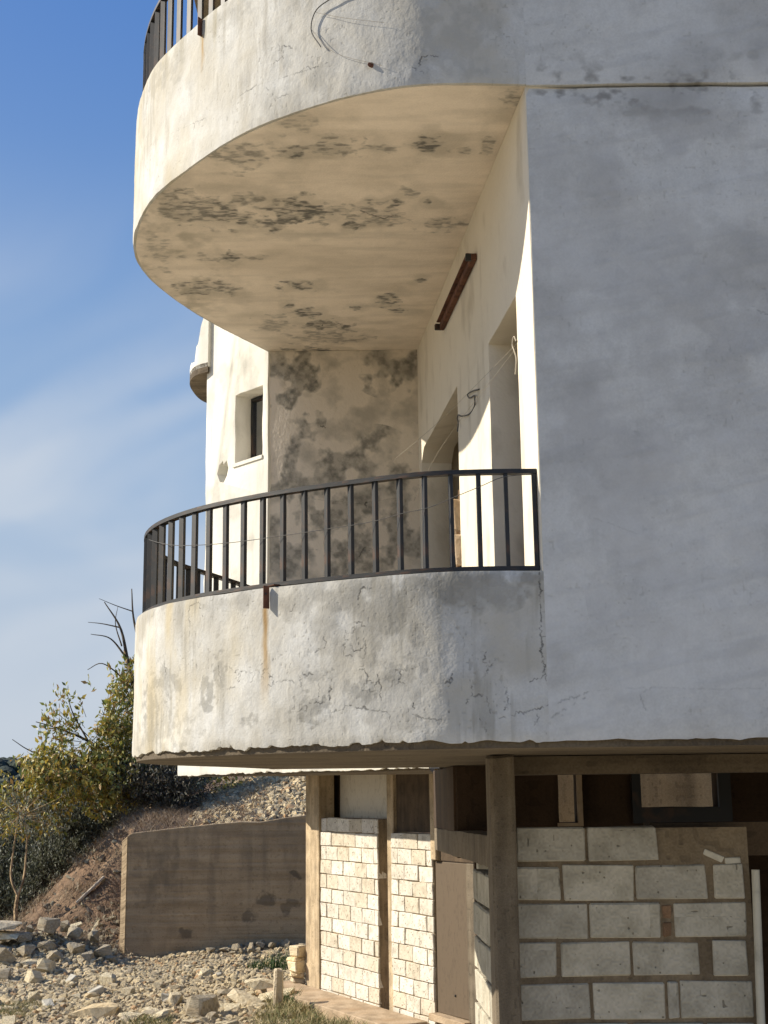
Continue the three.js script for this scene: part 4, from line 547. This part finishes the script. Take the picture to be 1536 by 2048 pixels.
const limb = (pts, r0, r1, rad = 6) => { // tapered tube
  const c = new THREE.CatmullRomCurve3(pts), n = Math.max(6, pts.length * 5), g = new THREE.TubeGeometry(c, n, 1, rad), p = g.attributes.position, v = new THREE.Vector3();
  for (let i = 0; i <= n; i++) { const o = c.getPointAt(i / n), k = mix(r0, r1, i / n); for (let j = 0; j <= rad; j++) { const a = i * (rad + 1) + j; v.fromBufferAttribute(p, a).sub(o).multiplyScalar(k).add(o); p.setXYZ(a, v.x, v.y, v.z); } } g.computeVertexNormals(); return g;
};
const rq = (r, droop = 0) => { const q = new THREE.Quaternion().setFromEuler(new THREE.Euler((r() - .5) * 2.6 + droop, r() * 6.28, (r() - .5) * 2.6)); return q; };
function growTree(name, label, base, limbs, lobes, perTwig, leaf, colors, seed, barkMat = M.bark, category = 'tree', grp) {
  const r = rng(seed), t = group(name, label, category, grp), wood = [], list = [];
  for (const [pts, r0, r1] of limbs) wood.push(limb(pts, r0, r1));
  for (const L of lobes) for (let i = 0; i < L.n; i++) {
    // a twig somewhere in the lobe, denser towards its skin
    const a = r() * 6.283, z = r() * 2 - 1, q = Math.sqrt(1 - z * z), k = Math.pow(r(), .42), c = L.c.clone().add(new THREE.Vector3(Math.cos(a) * q * L.r[0], z * L.r[1], Math.sin(a) * q * L.r[2]).multiplyScalar(k));
    const noise = fbm(c.x * 1.6 + 9, c.y * 1.6 + c.z * 1.1, 3); if (noise < (L.gap ?? .4)) continue;
    const dir = new THREE.Vector3(c.x - L.c.x, (c.y - L.c.y) + (L.up ?? 0), c.z - L.c.z).normalize().multiplyScalar(.25 + r() * .2); const e = c.clone().add(dir);
    if (i % 2 === 0) wood.push(limb([c.clone().addScaledVector(dir, -.8), c, e], .007, .003, 3));
    for (let m = 0; m < perTwig; m++) { const p = c.clone().lerp(e, r() * 1.2).add(new THREE.Vector3((r() - .5) * .14, (r() - .5) * .14, (r() - .5) * .14)), cc = colors[Math.floor(Math.pow(r(), L.bias ?? 1) * colors.length)], kk = .75 + r() * .5; list.push({ p, q: rq(r, L.droop ?? 0), s: leaf[0] + r() * leaf[1], w: leaf[2], c: [cc[0] * kk, cc[1] * kk, cc[2] * kk] }); }
  }
  mesh('trunk', mergeGeometries(wood.map((g) => g.index ? g.toNonIndexed() : g)), barkMat, t); if (list.length) mesh('crown', leafCloud(list), M.leaf, t); rebase(t, base); return t;
}
const LV = (a) => a.map((p) => V(...p));
const autumn = [[.50, .36, .06], [.46, .36, .065], [.40, .36, .07], [.56, .44, .08], [.34, .33, .06], [.26, .29, .06], [.19, .23, .05], [.14, .17, .045], [.36, .22, .07]];
const green = [[.05, .075, .02], [.07, .095, .025], [.10, .115, .03], [.14, .125, .03], [.04, .055, .02], [.16, .13, .035]];
growTree('autumn_tree', 'large half bare tree with ochre and green leaves behind the balcony', V(-4.7, ground(-4.7, 32), 32),
  [[LV([[-4.7, -.95, 32], [-4.85, -.1, 32], [-5.3, .42, 31.9], [-6.1, .75, 31.7], [-7.0, .9, 31.5]]), .20, .06], [LV([[-5.0, .2, 32], [-5.5, 1.2, 32.2], [-5.9, 2.2, 32.3], [-6.15, 3.2, 32.2], [-6.35, 4.0, 32.2], [-6.75, 4.62, 32.2]]), .12, .012], [LV([[-6.2, 3.3, 32.2], [-6.6, 3.75, 32.2], [-7.05, 3.85, 32.2]]), .03, .008], [LV([[-6.35, 4.0, 32.2], [-6.8, 4.1, 32.2], [-7.15, 4.15, 32.3]]), .02, .006], [LV([[-5.9, 2.4, 32.3], [-6.5, 3.0, 32.2], [-6.8, 3.15, 32.2], [-7.1, 3.0, 32.2]]), .03, .008], [LV([[-5.7, 3.0, 32.3], [-6.05, 4.2, 32.3], [-6.12, 4.95, 32.3]]), .05, .012], [LV([[-6.08, 4.4, 32.3], [-6.5, 4.55, 32.3], [-6.9, 4.72, 32.3]]), .016, .006], [LV([[-6.1, .75, 31.7], [-6.9, 1.3, 31.6], [-7.6, 1.6, 31.5], [-8.1, 1.75, 31.5]]), .05, .01], [LV([[-6.9, 1.3, 31.6], [-7.3, 2.0, 31.6], [-7.45, 2.5, 31.6]]), .025, .006], [LV([[-6.6, 1.1, 31.7], [-7.4, .85, 31.5], [-8.2, 1.1, 31.4], [-8.6, 1.35, 31.4]]), .04, .008], [LV([[-5.1, .3, 32], [-4.6, 1.0, 32.4], [-4.0, 1.9, 32.6]]), .1, .03], [LV([[-7.0, .9, 31.5], [-7.9, .55, 31.3], [-8.6, .1, 31.2]]), .05, .012], [LV([[-6.3, 3.55, 32.2], [-6.45, 4.1, 32.1], [-6.4, 4.5, 32.1]]), .02, .005]],
  [{ c: V(-7.0, .45, 31.4), r: [1.4, .62, 1.0], n: 800, bias: 1.35, droop: 2.4, gap: .30 }, { c: V(-8.0, .0, 31.0), r: [1.0, .55, .8], n: 600, bias: 1.35, droop: 2.4, gap: .33 }, { c: V(-6.2, 1.0, 31.8), r: [.8, .8, .8], n: 420, bias: 1.1, droop: 2.2, gap: .36 }, { c: V(-6.75, 1.75, 31.7), r: [.95, .75, .8], n: 210, bias: .6, up: .5, gap: .42 }, { c: V(-6.1, 2.3, 32.1), r: [.5, .8, .6], n: 90, bias: .6, up: .6, gap: .42 }, { c: V(-4.5, .75, 32.5), r: [1.4, .6, .9], n: 170, bias: .8, droop: 2 }, { c: V(-7.9, 1.1, 31.5), r: [.5, .5, .5], n: 60, bias: .6, gap: .45 }], 8, [.10, .09, 1.0], autumn, 71);
// dark shrubs on the bank behind
const olive = [[.14, .155, .095], [.165, .18, .12], [.11, .125, .075], [.20, .21, .145], [.09, .10, .064]];
const shrub = (X, d, w, hgt, label, seed, cols = olive, n = 620) => { const g0 = ground(X, d); growTree('shrub', label, V(X, g0, d), [[LV([[X, g0 - .1, d], [X + .1, g0 + hgt * .4, d], [X - .1, g0 + hgt * .8, d]]), .05, .02], [LV([[X, g0, d], [X + w * .4, g0 + hgt * .5, d + .2], [X + w * .6, g0 + hgt * .8, d]]), .035, .012], [LV([[X, g0, d], [X - w * .4, g0 + hgt * .5, d - .2], [X - w * .7, g0 + hgt * .7, d]]), .035, .012]], [{ c: V(X, g0 + hgt * .55, d), r: [w, hgt * .52, w * .7], n, up: .3, gap: .3 }, { c: V(X + w * .5, g0 + hgt * .4, d - .3), r: [w * .6, hgt * .4, w * .5], n: n * .4, gap: .3 }, { c: V(X - w * .5, g0 + hgt * .4, d - .2), r: [w * .6, hgt * .4, w * .5], n: n * .4, gap: .3 }], 8, [.06, .06, .8], cols, seed, M.bark, 'shrub', 'dark shrubs on the bank'); };
shrub(-6.0, 33.6, 1.0, 1.75, 'dark olive shrub below the tree nearest the retaining wall', 11); shrub(-7.2, 33.8, 1.1, 2.1, 'dark olive shrub under the ochre leaves above the plank', 12, olive, 760); shrub(-8.4, 33.9, 1.2, 2.6, 'dark olive shrub behind the pale forked sapling', 13, olive, 800); shrub(-9.6, 34, 1.4, 3.0, 'dark olive shrub at the left edge behind the sapling', 14, olive, 800); shrub(-5.0, 31.0, .8, .95, 'low dry greenish shrub beside the tree trunk', 15, [[.09, .08, .045], [.06, .065, .035], [.10, .075, .045]], 380); shrub(-7.8, 32.6, .6, 1.5, 'small dark shrub on the slope right of the sapling', 16, olive, 380); shrub(-8.9, 32.8, .7, 1.4, 'low dark shrub at the left edge below the bank', 17, olive, 420);
{ const pale = tint(T.bark, .004, [3.6, 3.4, 3.0]); growTree('sapling', 'thin pale forked sapling at the left edge of the slope', V(-7.7, -2.45, 29), [[LV([[-7.7, -2.5, 29], [-7.72, -2.2, 29], [-7.69, -1.94, 29]]), .045, .036], [LV([[-7.69, -1.96, 29], [-7.84, -1.6, 29], [-7.86, -1.2, 29.1], [-7.8, -.6, 29.1]]), .028, .012], [LV([[-7.69, -1.96, 29], [-7.58, -1.6, 29], [-7.55, -1.14, 29], [-7.56, -.7, 29], [-7.7, -.2, 29]]), .028, .010]], [{ c: V(-7.75, -.35, 29.1), r: [.75, .55, .6], n: 120, gap: .35 }], 7, [.06, .06, .8], olive, 18, pale, 'sapling'); }
// grass, weeds, dry brush: blades nobody could count
function tuftGeo(seed, n, spread, hgt, wid, cols, lean = 1.3) { const r = rng(seed), pos = [], col = [], idx = []; for (let i = 0; i < n; i++) { const a = r() * 6.28, q = Math.sqrt(r()) * spread, x = Math.cos(a) * q, z = Math.sin(a) * q, h = hgt * (.4 + r() * .6), lx = (r() - .5) * h * lean, lz = (r() - .5) * h * lean, b = pos.length / 3, ax = Math.cos(a * 3) * wid, az = Math.sin(a * 3) * wid, c = cols[Math.floor(r() * cols.length)]; pos.push(x - ax, 0, z - az, x + ax, 0, z + az, x + lx * .35 + ax * .7, h * .6, z + lz * .35 + az * .7, x + lx * .35 - ax * .7, h * .6, z + lz * .35 - az * .7, x + lx, h, z + lz); for (let k = 0; k < 5; k++) col.push(...c); idx.push(b, b + 1, b + 2, b, b + 2, b + 3, b + 3, b + 2, b + 4); } const g = new THREE.BufferGeometry(); g.setAttribute('position', new THREE.Float32BufferAttribute(pos, 3)); g.setAttribute('color', new THREE.Float32BufferAttribute(col, 3)); g.setIndex(idx); g.computeVertexNormals(); return g; }
const dryC = [[.33, .25, .16], [.21, .15, .095], [.42, .34, .22], [.14, .095, .06], [.25, .18, .115]], weedC = [[.18, .19, .075], [.34, .28, .13], [.44, .36, .19], [.13, .15, .055], [.30, .26, .12]], greenC = [[.035, .075, .02], [.05, .10, .025], [.07, .11, .03]];
tag(scatter('dry_brush', tuftGeo(1, 20, .2, .2, .0035, dryC, 4), M.blade, 620, 600, (r) => { let X, d; do { X = -8.8 + r() * 4.2; d = 26.6 + r() * 4.2; } while (r() > sst(-9, -7.6, X) * (fbm(X * .9, d * .9, 3) * 1.5) || (X > -5.1 && d < 27.6)); const s = .5 + r() * .9; return { X, d, h: ground(X, d) - .02, ry: r() * 6.28, s: [s, s, s] }; }), 'dry brown brush covering the slope', 'brush', null, 'stuff');
tag(scatter('dry_brush', tuftGeo(2, 20, .2, .22, .0035, dryC, 4), M.blade, 260, 601, (r) => { const X = -5.2 + r() * 2.6, d = 28 + r() * 4, s = .5 + r() * .8; return { X, d, h: ground(X, d) - .02, ry: r() * 6.28, s: [s, s, s] }; }), 'dry brown brush on the bank behind the retaining wall', 'brush', null, 'stuff');
tag(scatter('weeds', tuftGeo(3, 24, .12, .15, .005, weedC, 2), M.blade, 700, 602, (r) => { let X, d; do { d = 15.8 + r() * 5.5; X = -1.75 + r() * 2.4; } while (X > -1.2 - (d - 21.3) * .5 - .62 || r() > fbm(X * 1.7, d * 1.7, 3) * 1.5); const s = .5 + r() * 1.1; return { X, d, h: ground(X, d) - .01, ry: r() * 6.28, s: [s, s, s] }; }), 'dry yellow green weeds along the foot of the rear block wall', 'weeds', null, 'stuff');
tag(scatter('weeds', tuftGeo(4, 24, .13, .13, .005, weedC, 2), M.blade, 120, 603, (r) => { const t = r() < .5, X = t ? -2.95 - r() * .5 : -5.6 + r() * .6, d = t ? 18.6 + r() * 1 : 19.5 + r() * 1.6, s = .5 + r() * .7; return { X, d, h: ground(X, d) - .01, ry: r() * 6.28, s: [s, s, s] }; }), 'low weeds between the stones at the bottom of the yard', 'weeds', null, 'stuff');
for (const [X, d, s, lab] of [[-1.95, 25.4, 1.5, 'bright green grass tuft beside the stacked stones'], [-2.35, 25.2, .9, 'small green grass tuft left of the bright one'], [-1.5, 20.9, 1.2, 'green weed clump behind the broken concrete post']]) { const m = mesh('grass_tuft', tuftGeo(50 + d * 10, 130, .2, .27, .005, greenC), M.blade); m.position.copy(V(X, ground(X, d) - .01, d)); m.scale.setScalar(s); tag(m, lab, 'grass'); }
// far wooded ridge and a house on it
{
  const r = rng(8), wood = []; const g = new THREE.IcosahedronGeometry(1, 2), p = g.attributes.position; for (let i = 0; i < p.count; i++) { const k = .75 + .5 * fbm(p.getX(i) * 2.2 + 5, p.getY(i) * 2.2 + p.getZ(i) * 1.7, 3); p.setXYZ(i, p.getX(i) * k, p.getY(i) * k * .8, p.getZ(i) * k); } g.computeVertexNormals();
  const pos = [], idx = [], col = [], nx = 90, nd = 24; for (let j = 0; j <= nd; j++) for (let i = 0; i <= nx; i++) { const X = -330 + i * 5, d = 300 + j * 9, ridge = Math.exp(-(((d - 420) / 55) ** 2)); const h = -16 + ridge * (27 + 7 * (fbm(X * .012 + 4, 2, 3) - .5) + X * .012) + (fbm(X * .05, d * .05, 3) - .5) * 4; pos.push(X, h + EYE, -d); const c = mix3([.035, .05, .035], [.085, .085, .055], clamp((fbm(X * .03 + 4, d * .03, 4) - .45) * 4)); col.push(...c); }
  for (let j = 0; j < nd; j++) for (let i = 0; i < nx; i++) { const a = j * (nx + 1) + i; idx.push(a, a + 1, a + nx + 2, a, a + nx + 2, a + nx + 1); } const t = new THREE.BufferGeometry(); t.setAttribute('position', new THREE.Float32BufferAttribute(pos, 3)); t.setAttribute('color', new THREE.Float32BufferAttribute(col, 3)); t.setAttribute('uv', new THREE.Float32BufferAttribute(new Float32Array(pos.length / 3 * 2), 2)); t.setIndex(idx); t.computeVertexNormals();
  tag(mesh('hill', t, M.blade), null, null, null, 'structure');
  const fm = new THREE.MeshStandardMaterial({ color: 0xffffff, roughness: 1 });
  tag(scatter('far_woods', g, fm, 1500, 700, (q) => { const X = -190 + q() * 190, d = 320 + q() * 110, ridge = Math.exp(-(((d - 420) / 55) ** 2)), h = -16 + ridge * (27 + 7 * (fbm(X * .012 + 4, 2, 3) - .5) + X * .012) + (fbm(X * .05, d * .05, 3) - .5) * 4, s = 1.2 + q() * 2.2; return { X, d, h: h + s * .4, ry: q() * 6.28, s: [s, s, s] }; }, (q) => { const k = .7 + q() * .6; return [.028 * k, .040 * k, .030 * k]; }), 'far wooded hillside on the left horizon', 'woods', null, 'stuff');
}
renderer.render(scene, camera);
